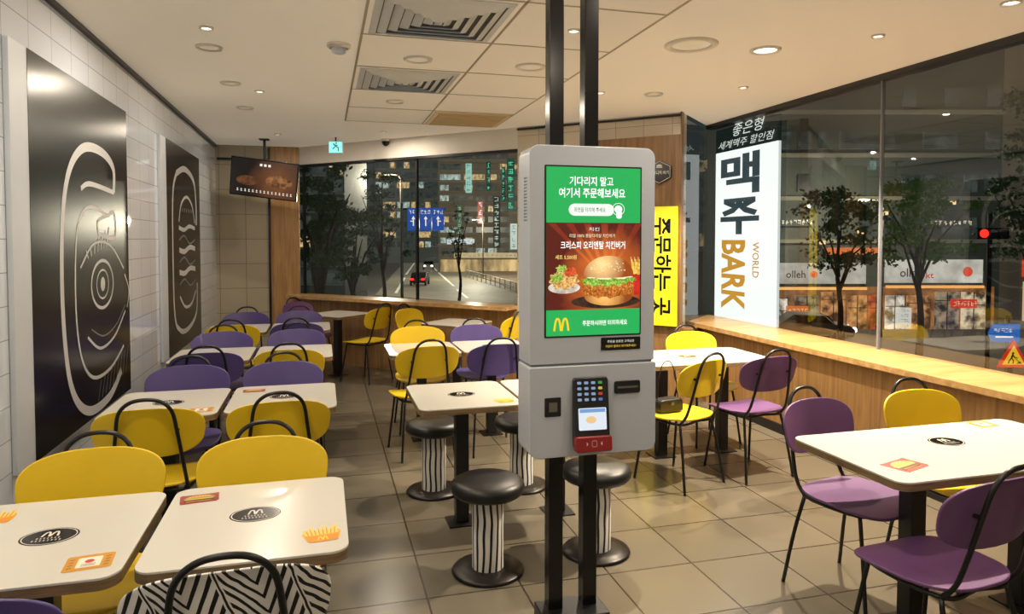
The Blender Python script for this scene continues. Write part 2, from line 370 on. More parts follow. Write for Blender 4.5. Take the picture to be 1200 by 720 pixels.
# ---------------------------------------------------------------- ceiling fittings
def ac(x,y,label,m1):
    t=thing('ceiling_vent',label,'vent',(x,y,CZ-.0145))
    s=.365
    def ring(bm,q0,q1,z0,z1,zt=.003):
        a=[(-q0,-q0),(q0,-q0),(q0,q0),(-q0,q0)]; b=[(-q1,-q1),(q1,-q1),(q1,q1),(-q1,q1)]
        va=[bm.verts.new((u,v,z0)) for u,v in a]; vb=[bm.verts.new((u,v,z1)) for u,v in b]
        vc=[bm.verts.new((u,v,z0+zt)) for u,v in a]; vd=[bm.verts.new((u,v,z1+zt)) for u,v in b]
        for i in range(4):
            j=(i+1)%4; bm.faces.new((va[i],va[j],vb[j],vb[i])); bm.faces.new((vc[i],vc[j],vd[j],vd[i])); bm.faces.new((va[i],va[j],vc[j],vc[i])); bm.faces.new((vb[i],vb[j],vd[j],vd[i]))
    bm=bmesh.new(); ring(bm,s,s-.04,-.004,-.012); obj('frame',bm,m1,t)
    for k in range(5):
        bm=bmesh.new(); q=s-.048-.060*k; ring(bm,q,q-.046,-.005,-.026); obj('louvre_ring',bm,m1,t)
    obj('centre_plate',B(-.022,.022,-.022,.022,-.026,-.020),m1,t,bevel=.003)
    obj('backing',B(-s+.02,s-.02,-s+.02,s-.02,-.0025,0),M['ventd'],t)
ac(.64,3.95,'large square air vent with nested louvres nearest in ceiling grid',M['vent'])
ac(.64,5.55,'second square air vent further back in ceiling grid',M['vent'])
t=thing('ceiling_vent','pale tan slatted air vent near far end of ceiling grid','vent',(1.45,7.15,CZ-.0145))
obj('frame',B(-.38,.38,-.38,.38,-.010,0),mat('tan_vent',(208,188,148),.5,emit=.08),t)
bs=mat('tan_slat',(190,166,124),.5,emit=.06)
for k in range(9): obj('slat',B(-.34,.34,-.34+.08*k,-.30+.08*k,-.018,-.010),bs,t)
def downlight(px,py,r,label,lit=False,P=None,E=0,spot=0):
    p=atz(px,py,CZ) if P is None else Vector(P)
    z=CZ if not (GX[0]<p.x<GX[-1] and p.y<7.55) else CZ-.012
    t=thing('downlight',label,'ceiling light',(p.x,p.y,z),group='round recessed ceiling lights')
    obj('trim_ring',lathe([(r*.72,0),(r*.74,-.012),(r*.95,-.014),(r,-.006),(r,0)],28),M['white'],t,smooth=True)
    obj('lens',lathe([(0,-.004),(r*.74,-.004),(r*.74,-.0035),(0,-.0035)],28),M['lit'] if lit else M['lens'],t)
    if E:
        L=bpy.data.lights.new('lamp','AREA'); L.shape='DISK'; L.size=r*1.3; L.energy=E*1.75; L.color=(1,.87,.69)
        o=bpy.data.objects.new('lamp',L); C.objects.link(o); o.location=(0,0,-.02); o.parent=t
    if spot:
        L=bpy.data.lights.new('lamp','SPOT'); L.spot_size=math.radians(108); L.spot_blend=.3; L.shadow_soft_size=.022; L.energy=spot; L.color=(1,.85,.64)
        o=bpy.data.objects.new('lamp',L); C.objects.link(o); o.location=(0,0,-.03); o.parent=t
for px,py,r,lb,lit in ((245,55,.085,'unlit round ceiling light above the nearer black poster',0),(270,97,.08,'unlit round ceiling light second along the tiled wall',0),(287,126,.08,'unlit round ceiling light furthest along the tiled wall',0),
    (490,67,.10,'round light in a ceiling tile between the two square vents',0),(463,117,.08,'round light behind the second square vent',0),(622,76,.11,'round light in ceiling tile left of the kiosk posts',0),
    (810,52,.17,'largest round ceiling diffuser right of the kiosk posts',0),(897,58,.10,'lit round ceiling light right of the large diffuser',1),(766,110,.08,'small unlit round ceiling light above the wood block',0),
    (1185,2,.05,'small bright spotlight at the right frame edge',1),(565,166,.04,'small bright spot left of kiosk over far tables',1)):
    downlight(px,py,r,lb,lit)
for i,(x,y,e,sp_,lb) in enumerate(((-.65,.6,8.5,0,'added lit ceiling light over the nearest left tables, by the tiled wall'),(-.65,2.6,12,0,'added lit ceiling light above the second row of tiled-wall tables'),(-.5,6.3,9,0,'added lit ceiling light between the two black posters'),(-.5,8.8,6,0,'added lit ceiling light beside the hanging television'),(1.45,.4,6.5,0,'added lit ceiling light over the aisle behind the viewer'),(1.45,2.0,9,0,'added lit ceiling light over the aisle just before the kiosk'),(2.3,5.6,5,280,'added lit ceiling light above the window tables behind kiosk'),(.7,8.3,9,0,'added lit ceiling light at the far window'),(3.2,1.2,4,0,'added lit ceiling light over the right corner behind viewer'),(3.3,3.6,4,640,'lit ceiling light above the nearest right-hand window table'),(3.35,5.1,0,360,'lit ceiling light beside right window, above the farther right table'),(1.45,3.95,5,0,'added lit ceiling light in the tile field above the stools'),(-.65,4.5,12,0,'added lit ceiling light in front of the nearer black poster'))):
    downlight(0,0,.04,lb,True,(x,y,CZ),e,sp_)  # most of these lamps are added to light the room, dressed as downlights
t=thing('smoke_detector','white domed smoke detector on ceiling left of the vents','smoke detector',tuple(atz(397,52,CZ)))
obj('base',lathe([(0,0),(.075,0),(.075,-.02),(.06,-.028)],24),M['white'],t,smooth=True); obj('sensor_dome',lathe([(.045,-.025),(.045,-.05),(.03,-.06),(0,-.062)],24),M['pframe'],t,smooth=True)
p=atz(445,176,CZ-.02)
t=thing('security_camera','small dark dome camera on ceiling near the far window','security camera',(p.x,min(p.y,8.9),CZ))
obj('mount',lathe([(0,0),(.06,0),(.06,-.03),(0,-.03)],20),M['white'],t); obj('dome',lathe([(.05,-.03),(.045,-.06),(.02,-.085),(0,-.09)],20),M['blackgloss'],t,smooth=True)
t=thing('exit_sign','small lit pale green-blue exit sign hanging from ceiling','exit sign',(.17,8.9,CZ),-TH)
t.scale=(.86,.86,.86)
obj('hanger',B(-.01,.01,-.01,.01,-.06,0),M['steel'],t)
obj('housing',B(-.10,.10,-.02,.02,-.23,-.06),M['white'],t,bevel=.005); obj('face',B(-.092,.092,-.024,-.02,-.222,-.068),M['gcyan'],t)
bm=bmesh.new(); ribbon(bm,[(-.03,-.09),(0,-.13),(-.04,-.17)],.015,-.0245); ribbon(bm,[(0,-.13),(.04,-.15),(.04,-.2)],.015,-.0245); ribbon(bm,[(-.03,-.11),(.03,-.12)],.014,-.0246); prism(bm,ell(.01,-.088,.012,.012,12),-.0246,-.0244,FR); obj('running_figure',bm,g((30,110,90)),t)
# ---------------------------------------------------------------- chairs
def make_chair(m,name='dining_chair'):
    t=thing(name,'x','chair')
    obj('seat',plate(lambda u,v,w:(u*(.222+.012*v),v*.215,.455+.010*u*u-.020*max(0,v-.45)**2*3+.014*max(0,-v-.3)+w),3.2,.012),m,t,smooth=True)
    obj('backrest',plate(lambda u,v,w:(u*(.245+.010*v),-.256+.046*u*u-.026*v+w,.733+.120*v+ (.006*(1-u*u)*v if v>0 else 0)),2.9,.011),m,t,smooth=True)
    k=[(.16,-.165,.435),(.158,-.215,.50),(.145,-.250,.62),(.130,-.276,.74),(.112,-.300,.845),(.066,-.310,.895),(0,-.312,.908)]
    pts=spl([(-x,y,z) for x,y,z in k]+[(x,y,z) for x,y,z in k[-2::-1]],5)
    obj('back_frame',T(pts,.009,10),M['black'],t,smooth=True)
    for s in (-1,1):
        obj('leg',T(spl([(s*.16,-.165,.435),(s*.182,-.205,.25),(s*.205,-.245,.0)],4),.009,10),M['black'],t,smooth=True)
        obj('leg',T(spl([(s*.165,.125,.438),(s*.185,.16,.22),(s*.205,.19,0)],4),.009,10),M['black'],t,smooth=True)
        obj('back_bolt',PR(ell(s*.13,.745,.008,.008,10),-.272,-.250,FR),M['black'],t)
    obj('seat_frame',T(spl([(-.16,-.165,.435),(-.165,.125,.438),(0,.14,.440),(.165,.125,.438),(.16,-.165,.435),(0,-.17,.437)],4,True),.009,8,True),M['black'],t,smooth=True)
    return t
proto={}
def chair(col,x,y,rot,label):
    rz=math.radians(rot); gp='cafe chairs around the tables'
    if col not in proto:
        c=make_chair(M[col]); c.location=(x,y,0); c.rotation_euler=(0,0,rz); c['label']=label; c['group']=gp; proto[col]=c; return c
    return dup(proto[col],(x,y,0),rz,label,gp)
xL,xR=-.82,-.22
rows=(2.38,4.18,5.85,7.50)
cols=((('purple','striped'),('yellow','yellow')),(('yellow','yellow'),('purple','purple')),(('purple','yellow'),('purple','purple')),(('yellow','purple'),('purple','purple')))
names=(((  'purple chair cut off at the bottom left corner','white chair with black drawn leaf strokes at near table'),('yellow chair facing viewer at nearest table by tiled wall','yellow chair facing viewer beside the nearest aisle table')),
 (('yellow chair with back turned by the nearer black poster','yellow chair with back turned at second aisle-side table'),('purple chair facing viewer at second row against tiled wall','purple chair facing viewer at second row aisle side')),
 (('purple chair with back turned at third row by tiled wall','yellow chair with back turned at third row aisle side'),('purple chair facing viewer at third row by tiled wall','purple chair facing viewer at third row aisle side')),
 (('yellow chair with back turned at fourth row by tiled wall','purple chair with back turned at fourth row aisle side'),('purple chair at last left row nearest the tiled far corner','purple chair facing viewer at last left row aisle side')))
for r,cy in enumerate(rows):
    for j,x in enumerate((xL,xR-.02)):
        chair(cols[r][0][j],x+(.01 if r else 0),cy-.335,(-3,2,4,-2)[(r+j)%4],names[r][0][j])
        chair(cols[r][1][j],x,cy+.29,180+(3,-2,2,-4)[(r+j)%4],names[r][1][j])
chair('yellow',.72,5.40,8,'yellow chair with back turned behind the stools, left of kiosk')
chair('purple',1.27,5.37,4,'purple chair with back turned just left of kiosk')
chair('yellow',.82,6.06,180,'yellow chair facing viewer beyond the stool tables')
chair('purple',1.36,6.06,180,'purple chair facing viewer beyond the stool tables')
chair('yellow',1.10,7.78,-135,'yellow chair against the far window, left of its white table')
chair('yellow',1.74,7.12,45,'yellow chair in kiosk shadow, nearest the far window table')
chair('mauve',-.15,9.02,-135,'purple chair in the far corner by the window')
chair('yellow',.47,8.34,45,'yellow chair at the far corner window table, legs in view')
chair('mauve',2.385,2.67,193,'purple chair facing viewer at the nearest right-hand table')
chair('mauve',2.155,2.05,6,'purple chair with back turned, nearest at right edge')
chair('yellow',3.0,2.70,181,'yellow chair beside the right window at nearest right table')
chair('yellow',2.33,4.30,22,'yellow chair with a black bag just right of kiosk')
chair('mauve',2.90,4.34,8,'purple chair angled between the two right-hand tables')
chair('yellow',3.03,5.10,183,'yellow chair facing viewer behind right table beside kiosk')
# ---------------------------------------------------------------- tables
def emblem(t,x,y,s=.76,z=.7506):
    f=lambda u,v,w:(u,v,w)
    e=flat(t,'emblem',ell(x,y,.105*s,.085*s),M['blackgloss'],z,f)
    bm=bmesh.new(); ribbon(bm,ell(x,y,.096*s,.077*s,40),.003,z+.0004,True,f); arches(bm,x,y+.022*s,.06*s,.045*s,z+.0004,f)
    for k,(w) in enumerate((.09,.11)):
        n=7+k
        for i in range(n):
            cx=x-w*s/2+w*s*(i+.5)/n; cy=y-.018*s-.022*s*k
            ribbon(bm,[(cx-.004*s,cy+.006*s),(cx+.003*s,cy+.006*s)],.002*s,z+.0004,False,f); ribbon(bm,[(cx-.004*s,cy-.001),(cx+.004*s,cy-.001)],.0018*s,z+.0004,False,f); ribbon(bm,[(cx,cy-.007*s),(cx,cy+.006*s)],.0018*s,z+.00045,False,f)
    o=obj('emblem_mark',bm,M['white'],e)
def sticker(t,kind,x,y,rot=0,sz=1.0,z=.7506):
    c,s=math.cos(rot)*sz,math.sin(rot)*sz
    f=lambda u,v,w:(x+u*c-v*s,y+u*s+v*c,w)
    def mk(bm,nm,col,p): obj(nm,bm,pm(col),p)
    if kind=='fries':
        o=flat(t,'sticker',[(-.045,-.045),(.045,-.045),(.058,.012),(.05,.03),(-.05,.03),(-.058,.012)],pm((232,176,40)),z,f)
        bm=bmesh.new()
        for k in range(9): ribbon(bm,[(-.044+.011*k,-.0),(-.05+.0125*k,.042+.012*(k%3))],.0075,z+.0003,False,f)
        mk(bm,'sticker_print',(244,206,104),o)
        bm=bmesh.new()
        for k in range(8): ribbon(bm,[(-.040+.011*k,-.0),(-.044+.0125*k,.036+.01*(k%2))],.002,z+.0005,False,f)
        mk(bm,'sticker_print',(190,124,30),o)
        bm=bmesh.new(); bm.faces.new([bm.verts.new(f(a,b,z+.0007)) for a,b in ((-.04,-.052),(.04,-.052),(.052,-.0),(.02,-.008),(0,-.010),(-.02,-.008),(-.052,0))]); mk(bm,'sticker_print',(236,148,36),o)
        bm=bmesh.new(); arches(bm,0,-.03,.03,.022,z+.0009,f); mk(bm,'sticker_print',(250,220,60),o)
    elif kind=='card':
        o=flat(t,'sticker',rr(-.06,.06,-.05,.05,.008),pm((206,146,44)),z,f)
        flat(o,'sticker_print',rr(-.03,.03,-.032,.032,.004),pm((240,232,214)),z+.0003,f); flat(o,'sticker_print',ell(0,.006,.012,.012,12),pm((190,60,40)),z+.0006,f)
        bm=bmesh.new()
        for k in range(3): ribbon(bm,[(-.018,-.012-.006*k),(.018,-.012-.006*k)],.002,z+.0006,False,f)
        for sx in (-.045,.045):
            for k in range(4): ribbon(bm,[(sx-.006,-.03+.018*k),(sx+.006,-.026+.018*k)],.004,z+.0004,False,f)
        mk(bm,'sticker_print',(120,70,30),o)
    else:
        o=flat(t,'sticker',[(x_*(1+.06*math.sin(7*i)),y_*(1+.06*math.sin(5*i))) for i,(x_,y_) in enumerate(rr(-.062,.062,-.044,.044,.012))],pm((150,40,34)),z,f)
        flat(o,'sticker_print',ell(0,.010,.044,.024,24,0,PI),pm((216,150,66)),z+.0003,f); flat(o,'sticker_print',[(a,b*(1+.3*math.sin(30*a*10))) for a,b in rr(-.050,.050,.001,.012,.005)],pm((120,160,56)),z+.0005,f)
        flat(o,'sticker_print',rr(-.046,.046,-.006,.001,.003),pm((226,180,60)),z+.0006,f); flat(o,'sticker_print',rr(-.048,.048,-.017,-.007,.004),pm((84,44,24)),z+.0007,f); flat(o,'sticker_print',rr(-.042,.042,-.03,-.018,.008),pm((206,140,62)),z+.0008,f)
        bm=bmesh.new()
        for k in range(7): prism(bm,[f(a,b,0)[:2] for a,b in ell(-.03+.01*k,.020+.006*(k%2),.002,.0015,8)],z+.0009,z+.0011)
        mk(bm,'sticker_print',(244,226,180),o)
def table(x,y,w,d,rot,label,peds=((0,0),),deco=()):
    t=thing('dining_table',label,'table',(x,y,0),math.radians(rot),'cream topped cafe tables')
    o=rr(-w/2,w/2,-d/2,d/2,.055,7)
    obj('tabletop',PR(o,.742,.75),M['top'],t,bevel=.002); obj('edge_band',PR(o,.715,.7418),M['edge'],t)
    for a,b in peds:
        obj('pedestal',B(a-.038,a+.038,b-.038,b+.038,.008,.70),M['black'],t,bevel=.006)
        obj('foot_plate',B(a-.085,a+.085,b-.085,b+.085,0,.008),M['black'],t)
        obj('support_plate',B(a-.16,a+.16,b-.05,b+.05,.70,.715),M['black'],t)
    for q in deco:
        if q[0]=='M': emblem(t,q[1],q[2])
        else: sticker(t,*q)
    return t
tl=(('cream table at bottom left, nearest against the tiled wall','cream table nearest the viewer on aisle side, three stickers'),('cream table by the nearer black poster, second row','cream table at second row, aisle side of left block'),('cream table at third row by tiled wall','cream table at third row, aisle side of left block'),('cream table at fourth row by tiled wall','cream table at fourth row, aisle side of left block'))
for r,cy in enumerate(rows):
    table(xL-.005,cy,.575,.66,0,tl[r][0],deco=(('M',.02,.0),('card',.19,-.22,.1),('fries',-.2,.2,.2)) if r==0 else (('M',0,0),('card',.2,-.22,0)) if r==1 else (('M',0,0),))
    table(xR,cy,.575,.66,0,tl[r][1],deco=(('M',.0,.02),('burger',-.2,.215,.1),('fries',.21,-.20,.1)) if r==0 else (('M',0,0),('burger',-.18,.2,0)) if r==1 else (('M',0,0),))
table(.77,3.97,.57,.66,0,'cream table with black stools left of the kiosk',deco=(('M',0,0),('fries',.2,-.22,.1)))
table(1.36,3.97,.57,.66,0,'cream table with black stools half hidden behind kiosk',deco=(('M',0,0),))
table(.78,5.74,.57,.62,0,'cream table between yellow chairs beyond the stools',deco=(('M',0,0),))
table(1.37,5.74,.57,.62,0,'cream table between purple chairs beyond the stools',deco=(('M',0,0),))
table(1.40,7.45,.58,.58,-45,'cream table along the middle of the far window')
table(.17,8.69,.58,.58,-45,'cream table in the far corner beside the window')
table(2.67,2.40,1.24,.64,0,'long cream table nearest the right window, with stickers',((-.25,0),(.36,0)),(('M',0,.07),('burger',-.44,-.15,.3,1.35),('card',.42,.26,.0)))
table(2.70,4.81,1.15,.64,0,'long cream table by the window right of kiosk',((-.22,0),(.3,0)),(('M',0,0),))
# ---------------------------------------------------------------- stools
def stool():
    t=thing('bar_stool','x','stool')
    obj('cushion',lathe([(0,.385),(.14,.385),(.165,.392),(.182,.41),(.184,.43),(.176,.452),(.15,.466),(.08,.473),(0,.475)],40),M['vinyl'],t,smooth=True)
    obj('pedestal',lathe([(0,.02),(.078,.02),(.078,.385),(0,.385)],36),M['ped'],t)
    obj('base',lathe([(0,0),(.178,0),(.180,.008),(.172,.018),(.09,.024),(0,.024)],40),M['basedark'],t,smooth=True)
    return t
st=stool()
for i,(x,y,lb) in enumerate(((.78,3.34,'black round stool with striped pedestal nearest the aisle'),(1.38,3.40,'black round stool seen just right of kiosk posts'),(.69,4.50,'black round stool on far side of aisle table'),(1.27,4.45,'black round stool on far side, beside kiosk posts'))):
    if i==0: st.location=(x,y,0); st['label']=lb; st['group']='striped pedestal stools'
    else: dup(st,(x,y,0),.7*i,lb)
# ---------------------------------------------------------------- bag
t=thing('handbag','small black handbag with tall strap resting on yellow chair','bag',(2.28,4.33,.468),.2)
obj('body',PR(rr(-.10,.10,0,.09,(.03,.03,.012,.012)),-.05,.05,FR),M['vinyl'],t,bevel=.012)
obj('strap',T(spl([(-.09,0,.07),(-.085,-.0,.2),(-.04,0,.33),(.03,0,.33),(.075,0,.2),(.09,0,.07)],6),.004,6),M['black'],t,smooth=True)
obj('clasp',B(-.012,.012,-.056,-.05,.05,.07),M['steel'],t)
# ---------------------------------------------------------------- kiosk
KX,KY=.98,2.45
k=thing('order_kiosk','tall white touch screen order kiosk mounted on two black posts','kiosk',(KX,KY,0))
def K(px,py): q=atY(px,py,KY); return (q.x-KX,q.z)
for x in (-.093,.052):
    obj('post',B(x-.029,x+.029,.155,.215,.0,CZ-.0145),M['blackgloss'],k,bevel=.003)
obj('base_box',B(-.16,.11,.08,.24,0,.17),M['black'],k,bevel=.006)
obj('mounting_plate',B(-.16,.12,.145,.156,.95,1.9),M['dark'],k)
hw=.253
obj('upper_housing',PR(rr(-hw+.003,hw-.002,1.185,1.996,(.038,.038,.006,.006)),.0,.145,FR),M['kw'],k,bevel=.004,seg=3)
obj('lower_housing',PR(rr(-hw-.0,hw+.001,.838,1.178,(.008,.008,.035,.035)),-.012,.145,FR),M['kw'],k,bevel=.004,seg=3)
obj('joint_strip',B(-hw+.01,hw-.01,.006,.14,1.17,1.19),M['kg'],k)
bm=bmesh.new()
for i in range(14):
    for j in range(3):
        z=1.72+.012*i; y=.04+.015*j
        prism(bm,ell(y,z,.0035,.0035,6),-hw-.001+.003,-hw+.0035,lambda u,v,w:(w,u,v))
obj('speaker_grille',bm,M['black'],k)
x0,z1=K(640,194); x1,z0=K(749,392)
z1=(z1+K(749,199)[1])/2; z0=(z0+K(641,393)[1])/2
obj('screen_bezel',PR(rr(x0-.006,x1+.006,z0-.006,z1+.006,.004),-.0015,.001,FR),M['dark'],k)
sc=flat(k,'screen',rr(x0,x1,z0,z1,.002),M['ggreen'],-.003)
def SP(u,v): return (x0+(x1-x0)*(u-640)/108, z1-(z1-z0)*(v-197)/195)
def C3(u,v): q=SP(u,v); return (q[0],-.004,q[1])
PXM=(x1-x0)/108
def spoly(name,pts,m,y): return flat(sc,name,[SP(*q) for q in pts],m,y)
def stext(name,s,u,v,wpx,hpx,m,y=-.0036,bold=.01):
    x,z=SP(u,v); return text(sc,name,s,wpx*PXM,(hpx*PXM) if hpx else None,(x,y,z),m,bold=bold)
BR=1.2
stext('headline_text','기다리지 말고',691,213,50,10,M['gwhite'],bold=.012)
stext('headline_text','여기서 주문해보세요',692,226.5,76,10.5,M['gwhite'],bold=.014)
spoly('touch_button',[(a,b) for a,b in rr(665,717,239,253,6.9)],g((236,246,234),1.1),-.0034)
stext('button_text','화면을 터치해 주세요',689,246,36,5,g((60,90,60)),-.0038,bold=.004)
bm=bmesh.new(); prism(bm,[SP(*q) for q in ell(722,245,4.5,4.5)],-.0039,-.0037,FR); prism(bm,[SP(*q) for q in rr(719.5,726,246,256,2.5)],-.0040,-.0038,FR); ribbon(bm,[SP(*q) for q in ell(722,245,7,7)],.0022,-.0039,True); obj('hand_icon',bm,g((250,250,245),1.1),sc)
spoly('advert_picture',[(640,261),(748,261),(748,362),(640,362)],gshade('advert_background',(240,120,44),(84,22,14),C3(710,326),.20,BR,12,.6),-.0034)
for i in range(6): spoly('advert_rays',[(642+20*i,262),(650+20*i,262),(700+3*i,318),(698+3*i,318)],gshade('advert_ray_%d'%i,(240,130,54),(124,38,22),C3(702,320),.19,BR,20,.4),-.0036)
spoly('serving_board',ell(708,353,40,8),gnoise('board_print',(20,16,14),(70,44,30),40,BR),-.0037)
stext('advert_caption','리얼 100% 통닭다리살 치킨버거',692,276,52,4,g((244,226,190),1.1),-.004,bold=.004)
stext('advert_title','크리스피 오리엔탈 치킨버거',693,287,74,8.5,M['gwhite'],-.0041,bold=.012)
stext('advert_price','세트 5,500원',662,301,24,5,g((250,220,120),1.1),-.0041)
def wav(cx,cy,rx,ry,n,amp):
    return [(cx+(rx+amp*math.sin(n*a))*math.cos(a),cy+(ry+amp*math.sin(n*a+1)+amp*.5*math.sin(2.3*n*a))*math.sin(a)) for a in [2*PI*i/96 for i in range(96)]]
bx=711
spoly('burger_bun',[(bx+28*math.cos(a),347+(11*math.sin(a) if math.sin(a)>0 else 4*math.sin(a))) for a in [2*PI*i/48 for i in range(48)]],gshade('bun_base_print',(252,190,104),(140,66,22),C3(706,347),.09,BR),-.0040)
spoly('burger_patty',wav(bx,341,31,7.4,13,1.1),gnoise('patty_print',(96,40,12),(206,118,40),150,BR,.35,.6,(250,184,96)),-.0042)
spoly('burger_patty',wav(bx,335,30,4.6,11,1.0),gnoise('patty_print_b',(120,54,16),(222,140,52),160,BR,.35,.6,(252,204,120)),-.0043)
spoly('burger_tomato',rr(685,737,328,333,2),gnoise('tomato_print',(140,20,14),(236,70,50),90,BR),-.0044)
spoly('burger_lettuce',wav(bx,328,32,5.2,15,1.7),gnoise('lettuce_print',(50,94,20),(150,196,64),130,BR,.35,.6,(220,238,140)),-.0045)
spoly('burger_lettuce',wav(707,331.5,24,3.4,9,1.7),gnoise('lettuce_print_b',(76,124,30),(176,212,90),130,BR,.35,.6,(232,244,170)),-.0046)
spoly('burger_sauce',wav(713,324.5,26,2.2,7,1.0),gnoise('sauce_print',(224,210,150),(252,246,216),60,BR),-.0047)
spoly('burger_bun',[(bx+29*math.cos(a),322.5-(23*math.sin(a) if math.sin(a)>0 else 3*math.sin(a))) for a in [2*PI*i/48 for i in range(48)]],gshade('bun_top_print',(255,216,144),(150,68,20),C3(703,309),.098,BR,40,.2),-.0048)
bm=bmesh.new()
for i in range(40):
    a=random.uniform(.1,PI-.1); r=math.sqrt(random.uniform(.05,.85)); c_=(bx+25*r*math.cos(a),320-19*r*math.sin(a)); prism(bm,[SP(*q) for q in ell(c_[0],c_[1],.8,.5,8)],-.0051,-.0050,FR)
obj('sesame_seeds',bm,g((252,232,184),1.1),sc)
spoly('salad_dish',ell(660,336,18,7),gnoise('dish_print',(160,150,134),(232,226,212),30,BR),-.0040)
spoly('salad_dish',wav(660,327,16,11,9,1.6),gnoise('salad_print',(150,86,30),(240,196,120),130,BR,.38,.6,(250,230,190)),-.0042)
spoly('salad_leaf',wav(652,325,7,5,6,1.4),gnoise('leaf_print',(66,106,26),(170,200,80),140,BR),-.0044); spoly('salad_leaf',wav(667,318,7,5,6,1.2),gnoise('pepper_print',(160,34,20),(234,100,50),140,BR),-.0044); spoly('salad_leaf',wav(657,314,6,4,6,1.2),gnoise('leaf_print_b',(84,130,36),(190,212,100),140,BR),-.00445); spoly('salad_leaf',wav(664,331,9,3.6,7,.8),gnoise('nugget_print',(180,106,34),(244,204,130),130,BR),-.0045)
spoly('fries_box',[(739,322),(748,320),(748,346),(741,346)],gnoise('box_print',(160,20,18),(216,44,34),30,BR),-.0043)
bm=bmesh.new()
for i in range(8): ribbon(bm,[SP(739.5+1.1*i,322),SP(737+1.45*i,301+(i%3)*3)],.0036,-.0042-.00002*i)
obj('fries',bm,gnoise('fries_print',(206,140,40),(252,220,110),120,BR),sc)
stext('burger_logo','치킨',694,268.5,12,4,g((230,230,230)),-.0042)
bm=bmesh.new(); x,z=SP(657,379); arches(bm,x,z,17*PXM,13*PXM,-.0042); obj('arches_logo',bm,M['gyel'],sc)
stext('footer_text','주문하시려면 터치하세요',707,378,52,6,M['gwhite'],-.0042,bold=.008)
xa,za=K(704,396); xb,zb=K(750,409)
n_=flat(k,'notice_plate',rr(xa,xb,zb,za,.003),M['blackgloss'],-.002)
text(n_,'notice_text','주문을 완료한 고객님은',.11,.010,((xa+xb)/2,-.003,(za+zb)/2+.009),g((240,236,220),.8))
text(n_,'notice_text','카운터 옆에서 대기해주세요!',.125,.010,((xa+xb)/2,-.003,(za+zb)/2-.009),g((240,200,60),.8))
xa,za=K(637,466); xb,zb=K(656,487)
s_=obj('scanner_window',PR(rr(xa,xb,zb,za,.004),-.016,-.011,FR),M['dark'],k,bevel=.002)
obj('scanner_lens',B(xa+.016,xb-.016,-.018,-.0155,zb+.018,za-.018),M['ventd'],s_)
xa,za=K(718,446); xb,zb=K(748,459)
s_=obj('receipt_slot',PR(rr(xa,xb,zb,za,.008),-.019,-.011,FR),M['dark'],k,bevel=.003)
obj('slot_opening',B(xa+.012,xb-.012,-.0205,-.0185,(za+zb)/2-.004,(za+zb)/2+.004),M['ventd'],s_)
xa,za=K(669,443); xb,zb=K(708,523)
cx=(xa+xb)/2; w=(xb-xa)/2
bm=bmesh.new(); prism(bm,rr(-w,w,0,za-zb,(.012,.012,.02,.02)),-.022,.022,FR)
term=obj('payment_terminal',bm,M['dark'],k,loc=(cx,-.042,zb+.004),rot=(-.12,0,-.05),bevel=.005)
hh=za-zb
kb=g((150,176,214),.7)
for r in range(4):
    for c_ in range(4):
        m_=(kb if c_<3 else [g((60,160,80),.8),g((226,186,50),.8),g((200,60,50),.8),g((90,120,200),.8)][r])
        X=-w+.020+.0270*c_; Z=hh-.020-.0205*r
        obj('key',PR(rr(X-.0075,X+.0075,Z-.005,Z+.005,.003),-.026,-.022,FR),m_,term)
obj('terminal_display',PR(rr(-w+.014,w-.014,hh*.28,hh*.58,.004),-.025,-.021,FR),g((226,234,244),1.0),term)
flat(term,'display_picture',ell(-.006,hh*.42,.020,.013),g((240,200,140)),-.0255); flat(term,'display_picture',rr(-w+.018,w-.018,hh*.52,hh*.57,.001),g((120,160,210)),-.0254)
bm=bmesh.new(); prism(bm,rr(-w-.003,w+.003,-.004,hh*.20,.009),-.036,.0,FR)
obj('card_reader',bm,mat('red_plastic',(146,34,36),.35),term,bevel=.006)
bm=bmesh.new(); ribbon(bm,rr(-.009,.009,hh*.06,hh*.14,.003),.0014,-.0366,True)
for s in (-1,1): bm.faces.new([bm.verts.new(FR(s*u,v,-.0366)) for u,v in ((.030,hh*.07),(.030,hh*.13),(.024,hh*.10))])
obj('card_symbol',bm,M['white'],term)
